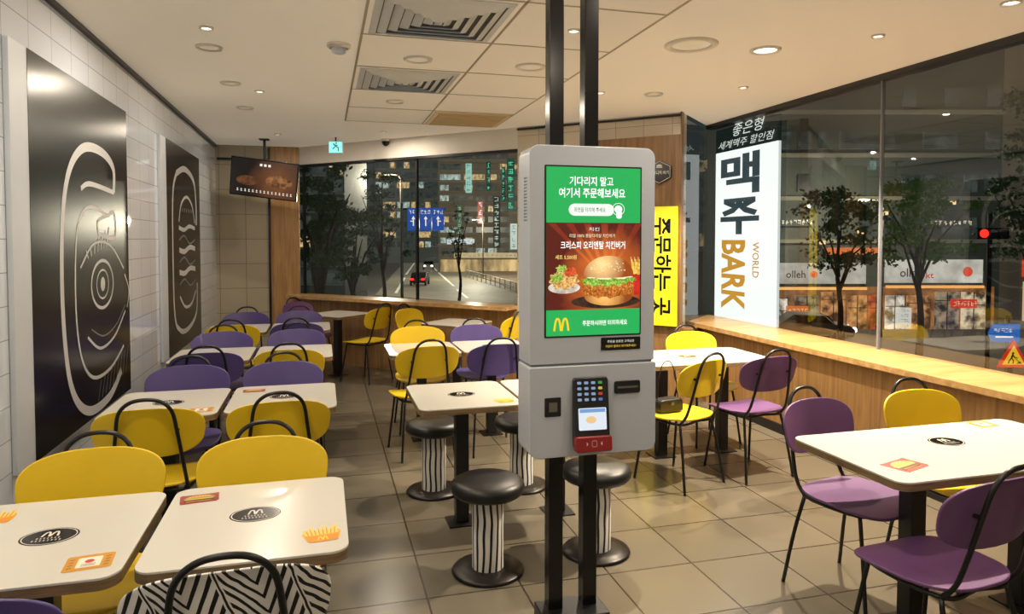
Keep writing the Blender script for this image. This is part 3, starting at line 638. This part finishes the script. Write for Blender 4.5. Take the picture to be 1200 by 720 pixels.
# ---------------------------------------------------------------- posters
def poster(y0,y1,z0,z1,border,label,kind):
    W=y1-y0; Hh=z1-z0
    t=thing('wall_poster',label,'poster',(-1.333,y0,z0),PI/2)
    obj('border_strip',B(-border,.012,.002,.026,0,Hh),M['pframe'],t,bevel=.002)
    obj('panel',B(.0,W,.0,.026,.0,Hh),M['poster'],t)
    bm=bmesh.new(); b2=bmesh.new()
    Q=lambda pts:[(u*W,v*Hh) for u,v in pts]
    def st(pts,w,bmx=bm,y=-.001,closed=False): ribbon(bmx,[(p.x,p.y) for p in spl([(a,b,0) for a,b in Q(pts)],8,closed)],w,y,closed)
    if kind==1:
        st([(.80,.70),(.80,.78),(.66,.82),(.45,.81),(.30,.72),(.235,.55),(.235,.30),(.30,.12),(.46,.03),(.70,.03),(.86,.09)],.055)
        st([(.72,.62),(.52,.64),(.40,.60),(.355,.50),(.35,.32),(.40,.19),(.52,.12),(.72,.12),(.9,.17)],.022,y=-.0012)
        st([(.80,.70),(.52,.71),(.42,.69)],.03,y=-.0014); st([(.72,.62),(.80,.63),(.80,.55),(.60,.56)],.028,y=-.0016); st([(.60,.56),(.60,.60),(.72,.62)],.02,y=-.0017)
        st([(.64+.13*math.cos(a),.40+.075*math.sin(a)) for a in [2*PI*i/12 for i in range(12)]],.02,closed=True,y=-.0011)
        st([(.64+.07*math.cos(a),.40+.045*math.sin(a)) for a in [2*PI*i/12 for i in range(12)]],.012,closed=True,y=-.0011)
        prism(bm,[(.64*W+.045*math.cos(a),.40*Hh+.045*math.sin(a)) for a in [2*PI*i/20 for i in range(20)]],-.0014,-.001,FR)
        for i in range(7): st([(.48+.035*i,.485+.006*i),(.46+.045*i,.51+.012*i)],.012,y=-.0018)
        st([(.40,.46),(.55,.53),(.75,.52),(.92,.44)],.016,y=-.0013)
        st([(.46,.25),(.60,.20),(.78,.22),(.93,.29)],.018,y=-.0015); st([(.50,.27),(.64,.235),(.80,.255),(.93,.31)],.010,b2,y=-.0015)
        for i in range(9): st([(.56+.045*i,.04+.004*i),(.60+.045*i,.10+.008*i)],.008,b2,y=-.0019)
        st([(.93,.42),(.99,.36),(.96,.30)],.016,y=-.0015)
    else:
        st([(.25,.86),(.5,.90),(.78,.86),(.86,.74),(.86,.62)],.06); st([(.25,.86),(.14,.72),(.14,.22),(.28,.10),(.55,.08),(.82,.14),(.86,.3)],.05,y=-.0012)
        for j,(v,wd) in enumerate(((.60,.04),(.54,.02),(.49,.05),(.43,.02),(.38,.05),(.32,.02))):
            st([(.30,v),(.45,v+(.02 if j%2 else -.01)),(.62,v-(.02 if j%2 else -.01)),(.80,v)],wd,bm if j%2==0 else b2,y=-.0016)
        st([(.30,.63),(.38,.72),(.55,.76),(.72,.72),(.80,.63)],.03,y=-.0018)
        for i in range(6): st([(.40+.06*i,.68),(.42+.06*i,.70)],.012,y=-.0019)
        st([(.30,.26),(.45,.20),(.65,.20),(.80,.26)],.03,y=-.0018)
    obj('artwork',bm,M['art'],t); 
    if len(b2.verts): obj('artwork_detail',b2,M['art2'],t)
poster(3.80,5.52,.58,2.55,.20,'large black poster with white line-drawn face letter, nearest viewer',1)
poster(6.83,8.55,.58,2.55,.22,'second black poster with white drawn layers, further down wall',2)
# ---------------------------------------------------------------- television
t=thing('television','flat television hung from ceiling in far left corner','television',(-.69,9.25,CZ),0)
obj('ceiling_pole',T([(0,.07,0),(0,.07,-.36)],.016,10),M['black'],t); obj('ceiling_plate',B(-.06,.06,-.0,.13,-.01,0),M['black'],t)
tv=obj('housing',B(-.405,.405,-.02,.03,-.24,.24),M['blackgloss'],t,loc=(0,0,-.50),rot=(.22,.12,-.12),bevel=.006)
flat(tv,'screen',rr(-.39,.39,-.225,.225,.004),gshade('tv_picture',(140,84,48),(20,14,14),(.16,0,-.03),.36,.75,7,.5),-.0215)
flat(tv,'screen_picture',ell(-.2,-.04,.13,.06),gnoise('tv_food_a',(50,28,16),(130,80,42),16,.8),-.0225); flat(tv,'screen_picture',ell(.18,-.02,.16,.08),gnoise('tv_food_b',(70,36,18),(176,120,70),16,.8),-.0225)
bm=bmesh.new()
for i in range(15): 
    u=-.32+.046*i; ribbon(bm,[(u,-.155),(u+.02,-.155)],.006,-.0235); ribbon(bm,[(u,-.175),(u+.024,-.175)],.006,-.0235); ribbon(bm,[(u+.01,-.18),(u+.01,-.145)],.005,-.0236)
for i in range(3): ribbon(bm,[(-.06+.05*i,.17),(-.03+.05*i,.17)],.03,-.0235)
obj('screen_caption',bm,g((240,236,220)),tv)
# ---------------------------------------------------------------- signs on block
def OB(px,py,off):
    r=ray(px,py); n=Vector((.7071,.7071,0)); d0=(Vector((A[0],A[1],0))-n*off); tt=n.dot(d0)/n.dot(r); return CP+r*tt
p=OB(773,202,.07)
t=thing('wall_plaque','dark hexagonal plaque with white lettering on wood panel','sign',(p.x,p.y,p.z),-PI/4)
hx=[(.14*math.cos(PI/6+i*PI/3)*1.0,.12*math.sin(PI/6+i*PI/3)) for i in range(6)]
obj('board',PR(hx,-.012,.0,FR),M['blackgloss'],t,bevel=.002)
bm=bmesh.new(); ribbon(bm,[(a*.9,b*.9) for a,b in hx],.005,-.0135,True); obj('border',bm,M['white'],t)
text(t,'lettering','시그니처 버거',.19,.04,(0,-.0135,-.005),M['white'],bold=.01)
bm=bmesh.new(); prism(bm,[(.03*math.cos(a),.055+(.022*math.sin(a) if math.sin(a)>0 else 0)) for a in [PI*i/12 for i in range(13)]],-.0140,-.0132,FR); box(bm,-.03,.03,-.014,-.0132,.043,.051); obj('burger_icon',bm,M['white'],t)
pa=OB(742,243,.10); pb=OB(793,383,.10)
hgt=pa.z-1.0*pb.z; wd=(Vector((pa.x,pa.y))-Vector((pb.x,pb.y))).length
pc=(pa+pb)/2
t=thing('vertical_banner','yellow vertical banner with black lettering behind the kiosk','banner',(pc.x,pc.y,pb.z),-PI/4)
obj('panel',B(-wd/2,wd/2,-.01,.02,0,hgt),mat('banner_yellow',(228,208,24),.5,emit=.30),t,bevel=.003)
text(t,'lettering','주문하는 곳',hgt*.82,.20,(.075,-.012,hgt*.5),M['blackgloss'],bold=.025,roll=-PI/2)
# ---------------------------------------------------------------- lit street sign outside right window
t=thing('lightbox_sign','tall white lit sign with dark and orange letters outside window','sign',(4.20,6.90,.80),-PI/2)
SW=1.10; SH=2.04
obj('box',B(0,SW,.004,.03,0,SH-.25),g((226,232,226),.9),t,bevel=.003)
obj('dark_header',B(0,SW,.0,.03,SH-.25,SH+.0),g((16,26,22),.9),t)
flat(t,'lit_face',rr(.0,SW,.0,SH-.25,.01),gshade('sign_face',(255,255,252),(240,250,246),(.55,0,1.0),1.6,1.2,2,.1),.0)
wl=g((232,240,232),1.0)
text(t,'header_text','좋은형',.55,.13,(.62,-.012,SH-.045),wl,shear=.3,bold=.0); text(t,'header_text','세계맥주 할인점',.98,.085,(.56,-.012,SH-.18),wl,shear=.3,bold=-.002)
dk=g((54,68,72))
text(t,'large_letter','맥',.70,.42,(.46,-.004,1.53),dk,bold=.03); text(t,'large_letter','주',.70,.38,(.46,-.004,1.09),dk,bold=.03)
text(t,'orange_lettering','BARK',.74,.44,(.36,-.004,.47),g((214,154,44)),bold=.03,roll=-PI/2)
text(t,'small_lettering','WORLD',.36,.11,(.76,-.004,.64),g((214,160,80)),roll=-PI/2,bold=.015)
# ---------------------------------------------------------------- outdoors
GZ=-3.5
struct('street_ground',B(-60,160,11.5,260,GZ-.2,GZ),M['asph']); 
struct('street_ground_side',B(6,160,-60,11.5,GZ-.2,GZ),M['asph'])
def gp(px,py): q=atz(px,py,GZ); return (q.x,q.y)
struct('road_surface',PR([gp(440,346),gp(640,362),gp(560,320),gp(516,304),gp(478,304),gp(462,320)],GZ+.0,GZ+.03),mat('road_glow',(128,122,104),.6,var=.3,scale=.25,emit=.38))  # road, pavement and markings glow in place of street light
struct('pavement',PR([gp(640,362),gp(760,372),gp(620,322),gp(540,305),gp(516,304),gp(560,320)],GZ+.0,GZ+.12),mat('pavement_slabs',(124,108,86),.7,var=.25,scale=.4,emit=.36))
bm=bmesh.new()
for (a,b,c,d) in ((500,306,512,318),(514,320,532,336),(536,340,548,350),(486,308,476,322),(474,326,464,344)):
    u=Vector(gp(a,b)); v=Vector(gp(c,d)); n=(v-u).normalized(); n=Vector((-n.y,n.x))*.14
    prism(bm,[tuple(u+n),tuple(v+n),tuple(v-n),tuple(u-n)],GZ+.03,GZ+.04)
struct('road_markings',bm,mat('road_paint',(220,220,200),.6,emit=.5))
def L_(pxc,D):
    r=atD(pxc,280,D)
    return (r.x,r.y),(lambda px,py:((px-pxc)/F*D,H-(py-280)/F*D-GZ))
def building(px0,px1,ytop,D,m,label,name='building',depth=8,win=None):
    pc=(px0+px1)/2; (x,y),f=L_(pc,D)
    t=thing(name,label,'building',(x,y,GZ),-TH)
    a=f(px0,ytop); b=f(px1,ytop)
    obj('wall',B(a[0],b[0],0,depth,0,a[1]),m,t)
    if win:
        nx,nz,y0,y1,pool,gap=win
        for j in range(nz):
            v1=y0+(y1-y0)*(j+1-gap*.35)/nz; p=f(px0,v1); q=f(px1,v1-(y1-y0)/nz*gap*.3)
            obj('ledge',B(p[0],q[0],-.25,.0,p[1],q[1]),M['bline'],t)
            i=0
            while i<nx:
                span=random.choice((1,1,2)) ; span=min(span,nx-i)
                mm=random.choice(pool)
                if mm is not None:
                    u0=px0+(px1-px0)*(i+gap*.6)/nx; u1=px0+(px1-px0)*(i+span-gap*.6)/nx; v0=y0+(y1-y0)*(j+gap)/nz; vv=y0+(y1-y0)*(j+1-gap)/nz
                    p=f(u0,vv); q=f(u1,v0); obj('window',B(p[0],q[0],-.08,.02,p[1],q[1]),mm,t)
                i+=span
    return t,f
wd_,wc_,ww_=M['windim'],M['wincold'],M['winwarm']
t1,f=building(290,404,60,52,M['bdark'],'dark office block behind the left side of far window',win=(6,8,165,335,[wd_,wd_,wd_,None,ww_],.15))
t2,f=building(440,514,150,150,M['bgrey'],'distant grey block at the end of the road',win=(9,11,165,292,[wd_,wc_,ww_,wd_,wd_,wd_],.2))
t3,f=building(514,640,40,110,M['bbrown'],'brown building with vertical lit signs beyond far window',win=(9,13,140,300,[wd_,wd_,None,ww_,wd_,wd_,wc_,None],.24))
def glyph(bm,cx,cz,w,h,y):
    th=h*.16
    for _ in range(3): z=cz+h*random.choice((-.8,-.3,.1,.6,.9)); a=random.choice((-1,-.9,-.1)); ribbon(bm,[(cx+w*a,z),(cx+w*random.choice((.2,.9,1)),z)],th,y)
    for _ in range(2): xx=cx+w*random.choice((-.7,-.1,.1,.7)); ribbon(bm,[(xx,cz+h*random.choice((.9,.3))),(xx,cz-h*random.choice((.9,.2)))],th,y-.01)
def lsign(t,f,px0,py0,px1,py1,m,y=-.35,marks=None,vert=True,mm=None,name='sign_panel'):
    p=f(px0,py1); q=f(px1,py0); s=obj(name,B(p[0],q[0],y,y+.25,p[1],q[1]),m,t)
    if marks:
        bm=bmesh.new()
        for i in range(marks):
            if vert: cx=(p[0]+q[0])/2; cz=q[1]-(q[1]-p[1])*(i+.5)/marks; w=(q[0]-p[0])*.3; h=(q[1]-p[1])/marks*.34
            else: cz=(p[1]+q[1])/2; cx=p[0]+(q[0]-p[0])*(i+.5)/marks; h=(q[1]-p[1])*.3; w=(q[0]-p[0])/marks*.36
            glyph(bm,cx,cz,w,h,y-.03)
        obj('sign_characters',bm,mm or M['gwhite'],s)
    return s
gg=g((80,220,160),1.2)
lsign(t3,f,578,230,586,290,M['bdark'],marks=8,mm=g((220,240,225),1.0))
lsign(t3,f,546,192,553,226,g((150,200,184)),marks=5,mm=dk)
lsign(t3,f,594,186,603,246,g((20,60,50)),marks=6,mm=gg)
lsign(t3,f,560,236,566,262,g((170,60,44)),marks=3)
lsign(t3,f,570,190,575,224,g((16,50,40)),marks=4,mm=gg)
lsign(t3,f,588,196,592,236,g((16,50,40)),marks=5,mm=gg)
lsign(t3,f,536,240,541,276,g((16,50,40)),marks=5,mm=gg)
lsign(t3,f,532,296,606,302,g((200,180,136),.9),marks=14,vert=False,mm=g((100,60,40)))
lsign(t3,f,524,280,556,286,g((200,210,210)),marks=7,vert=False,mm=dk)
lsign(t3,f,598,262,606,292,g((190,210,196)),marks=4,mm=dk)
p=f(516,322); q=f(612,304); obj('shop_front',B(p[0],q[0],-.2,0,p[1],q[1]),gnoise('shopfront_light',(70,50,30),(240,204,140),.5,.95,st=(1,1,.3)),t3)
t4,f4=building(352,408,276,64,M['bgrey'],'low pale shop seen low through left of far window',depth=5,win=(5,1,292,325,[ww_,wc_,wd_],.12))
lsign(t4,f4,360,280,402,288,g((150,164,160)),marks=8,vert=False,mm=dk)
# right side shops
t5,f5=building(880,1172,-250,40,M['bdark'],'dark building with two lit phone shops across the street',depth=10,win=(12,4,90,290,[wd_,wd_,wd_,None,None,None],.3))
p=f5(895,402); q=f5(1165,336)
obj('shop_front',B(p[0],q[0],-.12,0,p[1],q[1]),gnoise('arcade_glow',(60,38,22),(180,120,70),.9,.9),t5)
u=900
while u<1150:
    wpx=random.choice((16,22,28,34)); p=f5(u,398); q=f5(u+wpx,342+random.choice((0,4,8))); c1,c2=random.choice((((80,62,42),(236,214,176)),((76,46,28),(226,160,100)),((96,30,18),(226,104,66)),((50,44,38),(170,150,122)),((100,86,70),(250,240,222))))
    w_=obj('shop_window',B(p[0],q[0],-.2,-.1,p[1],q[1]),gnoise('shop_window',c1,c2,1.7,.9,.4,.62),t5)
    bm=bmesh.new(); zz=p[1]+(q[1]-p[1])*random.uniform(.7,.85); box(bm,p[0],q[0],-.23,-.2,zz-.02,zz+.02); xx=(p[0]+q[0])/2; box(bm,xx-.02,xx+.02,-.235,-.2,p[1],q[1])
    obj('glazing_bars',bm,M['bark'],w_)
    u+=wpx+random.choice((3,5,9))
lsign(t5,f5,920,358,944,372,g((214,110,50),.9),y=-.5,marks=5,vert=False,mm=g((240,200,150)),name='poster_board'); lsign(t5,f5,1048,360,1064,384,g((230,226,214),.8),y=-.5,marks=4,mm=dk,name='poster_board'); lsign(t5,f5,1112,350,1140,360,g((208,60,36),.9),y=-.5,marks=7,vert=False,mm=g((240,190,160)),name='poster_board')
s=lsign(t5,f5,912,308,1012,332,gnoise('fascia_a',(138,134,122),(206,200,188),.6,.9)); x,z=f5(930,321); text(s,'shop_lettering','olleh',1.1,.42,(x,-.38,z),g((60,52,48))); x,z=f5(947,321); flat(s,'shop_logo',ell(x+.2,z,.2,.2),g((220,80,50)),-.38)
s=lsign(t5,f5,1036,304,1148,331,gnoise('fascia_b',(150,144,132),(224,218,206),.6,.95)); x,z=f5(1064,319); text(s,'shop_lettering','olleh',1.25,.5,(x,-.38,z),g((60,54,50))); x,z=f5(1086,322); text(s,'shop_lettering','kt',.45,.34,(x,-.38,z),g((200,60,40))); x,z=f5(1130,318); flat(s,'shop_logo',ell(x,z,.28,.28),g((214,80,54)),-.38)
lsign(t5,f5,912,256,950,265,M['bdark'],marks=8,vert=False,mm=g((255,240,210),1.1)); lsign(t5,f5,1072,257,1134,266,M['bdark'],marks=11,vert=False,mm=g((255,240,210),1.1))
lsign(t5,f5,908,336,1012,339,g((255,190,110),1.0),y=-.5,name='light_strip'); lsign(t5,f5,1036,334,1148,337,g((255,180,100),1.0),y=-.5,name='light_strip')
lsign(t5,f5,965,290,1030,298,g((226,120,56),.9),y=-.4,name='light_strip')
for uu,vv in ((985,238),(1030,248),(1002,270),(1108,236),(958,282),(1060,282),(1120,290),(940,240)): lsign(t5,f5,uu,vv,uu+5,vv+4,g((255,214,150),1.3),y=-.5,name='wall_lamp')
t6,f6=building(1196,1330,-150,44,M['bbrown'],'brown building with red lit shopfront at right edge',depth=8,win=(4,4,150,300,[wd_,ww_,None],.25))
lsign(t6,f6,1197,304,1240,324,g((214,60,40)),marks=5,vert=False); p=f6(1200,405); q=f6(1260,330); obj('shop_front',B(p[0],q[0],-.12,0,p[1],q[1]),g((220,190,150),.9),t6)
# trees
def tree(px,ybase,ytop,wpx,D,m,label,seed,n=1500):
    rd=random.Random(seed); r=atD(px,280,D); zt=H-(ytop-280)/F*D-GZ; W=wpx/F*D/2
    t=thing('street_tree',label,'tree',(r.x,r.y,GZ),0,'street trees outside the windows')
    zc=H-(ybase-280)/F*D-GZ
    obj('trunk',T(spl([(0,0,0),(.12,0,zc*.5),(-.08,.05,zc),(.05,0,(zc+zt)/2)],4),[.15-.009*i for i in range(13)],8),M['bark'],t,smooth=True)
    for i in range(5):
        a=1.3*i+seed; obj('branch',T([(0,0,zc*(.7+.05*i)),(W*.35*math.cos(a),W*.35*math.sin(a),zc+(zt-zc)*(.2+.05*i)),(W*.75*math.cos(a),W*.75*math.sin(a),zc+(zt-zc)*(.4+.1*i))],[.06,.04,.015],6),M['bark'],t)
    bm=bmesh.new(); cl=[]
    for _ in range(40):
        h=rd.uniform(.0,1.0)**.9; wr=W*(1.05-.6*abs(h-.35))*rd.uniform(.7,1.15); a=rd.uniform(0,2*PI); q=rd.uniform(.1,1.0)
        cl.append((wr*q*math.cos(a),wr*q*math.sin(a),zc+(zt-zc)*h,rd.uniform(.4,1.3)))
    s=W*.032+.03
    for _ in range(n):
        c_=rd.choice(cl); v=Vector((rd.gauss(0,1),rd.gauss(0,1),rd.gauss(0,.55)))*W*.115*c_[3]+Vector(c_[:3])
        q=Vector((rd.gauss(0,1),rd.gauss(0,1),rd.gauss(0,1))).normalized(); a=q.orthogonal().normalized()*s; b=q.cross(a)*.6
        bm.faces.new([bm.verts.new(v+a),bm.verts.new(v+b),bm.verts.new(v-a),bm.verts.new(v-b)])
    obj('foliage',bm,m,t)
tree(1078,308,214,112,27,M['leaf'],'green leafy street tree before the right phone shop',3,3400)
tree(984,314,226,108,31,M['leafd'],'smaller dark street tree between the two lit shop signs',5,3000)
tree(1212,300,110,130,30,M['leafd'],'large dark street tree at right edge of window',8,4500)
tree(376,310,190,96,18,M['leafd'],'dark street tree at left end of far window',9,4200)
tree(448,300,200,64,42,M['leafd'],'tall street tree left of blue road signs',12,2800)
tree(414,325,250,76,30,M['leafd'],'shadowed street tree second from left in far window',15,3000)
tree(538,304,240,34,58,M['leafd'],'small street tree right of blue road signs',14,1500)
# blue direction signs
D=52; (x,y),f=L_(499,D)
t=thing('road_sign','three blue arrow panels on a gantry beyond far window','road sign',(x,y,GZ),-TH)
obj('pole',T([(f(471,0)[0],0,0),(f(471,0)[0],0,f(0,238)[1])],.1,10),M['steel'],t); obj('arm',T([(f(471,0)[0],0,f(0,245)[1]),(f(522,0)[0],0,f(0,245)[1])],.06,8),M['steel'],t)
for i in range(3):
    a=f(478+14.4*i,270); b=f(491.8+14.4*i,243.5); pn=obj('sign_panel',B(a[0],b[0],-.15,-.08,a[1],b[1]),g((52,92,180),.75),t)
    cx=(a[0]+b[0])/2; cz=(a[1]+b[1])/2; bm=bmesh.new()
    ribbon(bm,[(cx,cz-.5),(cx,cz+.0)],.08,-.17); bm.faces.new([bm.verts.new(FR(u,v,-.17)) for u,v in ((cx-.14,cz+.0),(cx+.14,cz+.0),(cx,cz+.24))])
    for q in range(3): glyph(bm,cx-.25+.25*q,cz+.52,.09,.15,-.17)
    if i!=1: ribbon(bm,[(cx,cz-.15),(cx+(.22 if i else -.22),cz-.15)],.07,-.171)
    obj('arrow',bm,M['gcream'],pn)
def post_lamp(px,py,D,label,E):
    r=atD(px,280,D); z=H-(py-280)/F*D
    t=thing('street_lamp',label,'street lamp',(r.x,r.y,GZ),0,'street lamps outside')
    obj('pole',T([(0,0,0),(0,0,z-GZ-.3)],.07,8),M['bark'],t); obj('arm',T(spl([(0,0,z-GZ-.3),(-.3,0,z-GZ+.05),(-1.2,0,z-GZ+.1)],4),.045,8),M['bark'],t)
    obj('lamp_head',lathe([(0,.08),(.2,.06),(.28,0),(.2,-.05),(0,-.06)],16,(-1.2,0,z-GZ+.05)),g((255,240,210),3),t,smooth=True)
    L=bpy.data.lights.new('lamp','POINT'); L.energy=E; L.color=(1,.9,.68); L.shadow_soft_size=.2; o=bpy.data.objects.new('lamp',L); C.objects.link(o); o.parent=t; o.location=(-1.2,-.3,z-GZ-.4)
post_lamp(470,206,62,'street lamp with curved arm beyond the far window',3500)
post_lamp(566,258,90,'added street lamp beyond the brown building road side',6000)  # point light put in to brighten the road, given a lamp body
post_lamp(1034,236,36.5,'added street lamp above the phone shops',1600)  # added light for the shop side, given a lamp body
D=22; (x,y),f=L_(1160,D)
t=thing('traffic_light','traffic light glowing red on a pole outside right window','traffic light',(x,y,GZ),-TH)
obj('pole',T([(0,0,0),(0,0,f(0,250)[1])],.07,10),M['dark'],t); obj('arm',T([(0,0,f(0,274)[1]),(f(1140,0)[0],0,f(0,274)[1])],.04,8),M['dark'],t)
a=f(1141,280); b=f(1178,267); h_=obj('signal_housing',B(a[0],b[0],-.2,-.05,a[1],b[1]),M['blackgloss'],t,bevel=.03)
for i,m_ in enumerate((g((255,40,30),2.5),M['dark'],M['dark'])):
    cx=f(1148+11*i,0)[0]; obj('signal_lens',PR(ell(cx,(a[1]+b[1])/2,.13,.13,20),-.23,-.2,FR),m_,h_)
D=11; (x,y),f=L_(1177,D)
t=thing('road_sign','small blue arrow shaped street name sign outside right window','road sign',(x,y,GZ),-TH)
obj('pole',T([(.1,.03,0),(.1,.03,f(0,370)[1])],.03,8),M['steel'],t)
a=f(1160,401); b=f(1197,380)
bm=PR([(a[0],(a[1]+b[1])/2),(a[0]+.07,a[1]),(b[0],a[1]),(b[0],b[1]),(a[0]+.07,b[1])],-.02,.0,FR); pn=obj('sign_panel',bm,g((34,104,184),.9),t)
bm=bmesh.new(); 
for i in range(5): glyph(bm,-.12+.06*i,(a[1]+b[1])/2+.04,.022,.03,-.022)
ribbon(bm,[(-.12,(a[1]+b[1])/2-.06),(.16,(a[1]+b[1])/2-.06)],.02,-.025); obj('sign_marks',bm,M['gcream'],pn)
D=9; (x,y),f=L_(1190,D)
t=thing('road_sign','yellow and red triangular warning sign at right edge','road sign',(x,y,GZ),-TH)
obj('pole',T([(0,.03,0),(0,.03,f(0,405)[1])],.03,8),M['steel'],t)
cz=f(0,420)[1]; tri=lambda s:[(s*math.cos(PI/2+i*2*PI/3),cz+s*math.sin(PI/2+i*2*PI/3)) for i in range(3)]
obj('border_panel',PR(tri(.24),-.02,0,FR),g((210,50,30),.9),t); flat(t,'centre_panel',tri(.17),g((240,190,40),.9),-.022)
bm=bmesh.new(); prism(bm,ell(-.01,cz+.065,.014,.014,12),-.026,-.023,FR); ribbon(bm,[(-.01,cz+.05),(-.03,cz+.0)],.024,-.024); ribbon(bm,[(-.03,cz+.0),(-.005,cz-.03),(-.01,cz-.07)],.014,-.0242); ribbon(bm,[(-.03,cz+.0),(-.055,cz-.03),(-.07,cz-.07)],.014,-.0244)
ribbon(bm,[(-.012,cz+.04),(.02,cz+.01),(.05,cz+.0)],.011,-.0246); ribbon(bm,[(-.02,cz+.03),(.07,cz-.05)],.007,-.0248); bm.faces.new([bm.verts.new(FR(u,v,-.025)) for u,v in ((.035,cz-.072),(.11,cz-.072),(.075,cz-.04))]); obj('worker_symbol',bm,M['black'],t)
# cars
def car(px,D,rz,m,label):
    r=atD(px,280,D); t=thing('car',label,'car',(r.x,r.y,GZ+.03),rz,'cars on the street')
    prof=[(-2.1,.35),(-2.15,.7),(-1.9,.9),(-1.2,.98),(-.7,1.4),(.7,1.42),(1.35,.98),(2.0,.85),(2.15,.6),(2.1,.35)]
    obj('body',PR(prof,-.85,.85,lambda u,v,w:(w,u,v)),m,t,bevel=.08)
    for sx in (-.855,.835): obj('side_window',PR([(-1.05,1.0),(-.65,1.34),(.62,1.36),(1.15,1.0)],sx,sx+.02,lambda u,v,w:(w,u,v)),M['blackgloss'],t)
    obj('windscreen',PR([(-.7,-1.22),(.7,-1.22),(.62,-.78),(-.62,-.78)],1.0,1.36,lambda u,v,w:(u,v+(w-1)*.9-.0,w)),M['blackgloss'],t)
    for sx in (-.8,.8):
        for sy in (-1.35,1.35): obj('wheel',PR(ell(sy,.33,.33,.33,16),sx-.1,sx+.1,lambda u,v,w:(w,u,v)),M['black'],t)
    for sx in (-.6,.6): obj('headlight',PR(ell(sx,.68,.2,.12,12),-2.2,-2.1,FR),g((255,250,225),6),t); obj('tail_light',PR(ell(sx,.75,.22,.12,12),2.1,2.2,FR),g((240,36,24),3),t)
car(492,78,-TH+PI,pm((40,40,44)),'dark car with red tail lights on the road beyond far window')
car(502,118,-TH+.1,pm((160,160,160)),'distant pale car with headlights on the road beyond far window')
car(945,35,-TH+1.4,pm((110,108,104)),'grey car parked before the left phone shop')
t=thing('street_railing','white roadside railing beyond the far window','railing',(0,0,GZ))
pts=[gp(546,325),gp(575,334),gp(612,346)]
bm=bmesh.new(); tube(bm,[(a,b,1.0) for a,b in pts],.05,6); obj('rail',bm,pm((200,200,190)),t)
bm=bmesh.new(); tube(bm,[(a,b,.5) for a,b in pts],.05,6); obj('rail',bm,pm((200,200,190)),t)
for i in range(13):
    u=Vector(pts[0]).lerp(Vector(pts[1]),i/6) if i<=6 else Vector(pts[1]).lerp(Vector(pts[2]),(i-6)/6)
    obj('railing_post',T([(u.x,u.y,0),(u.x,u.y,1.05)],.06,6),pm((200,200,190)),t)
# ---------------------------------------------------------------- world
w=bpy.data.worlds.new('world'); S.world=w; w.use_nodes=True
bg=w.node_tree.nodes['Background']; bg.inputs[0].default_value=(.026,.033,.032,1); bg.inputs[1].default_value=1.0
S.view_settings.view_transform='Standard'
print('MISSING',MISS)
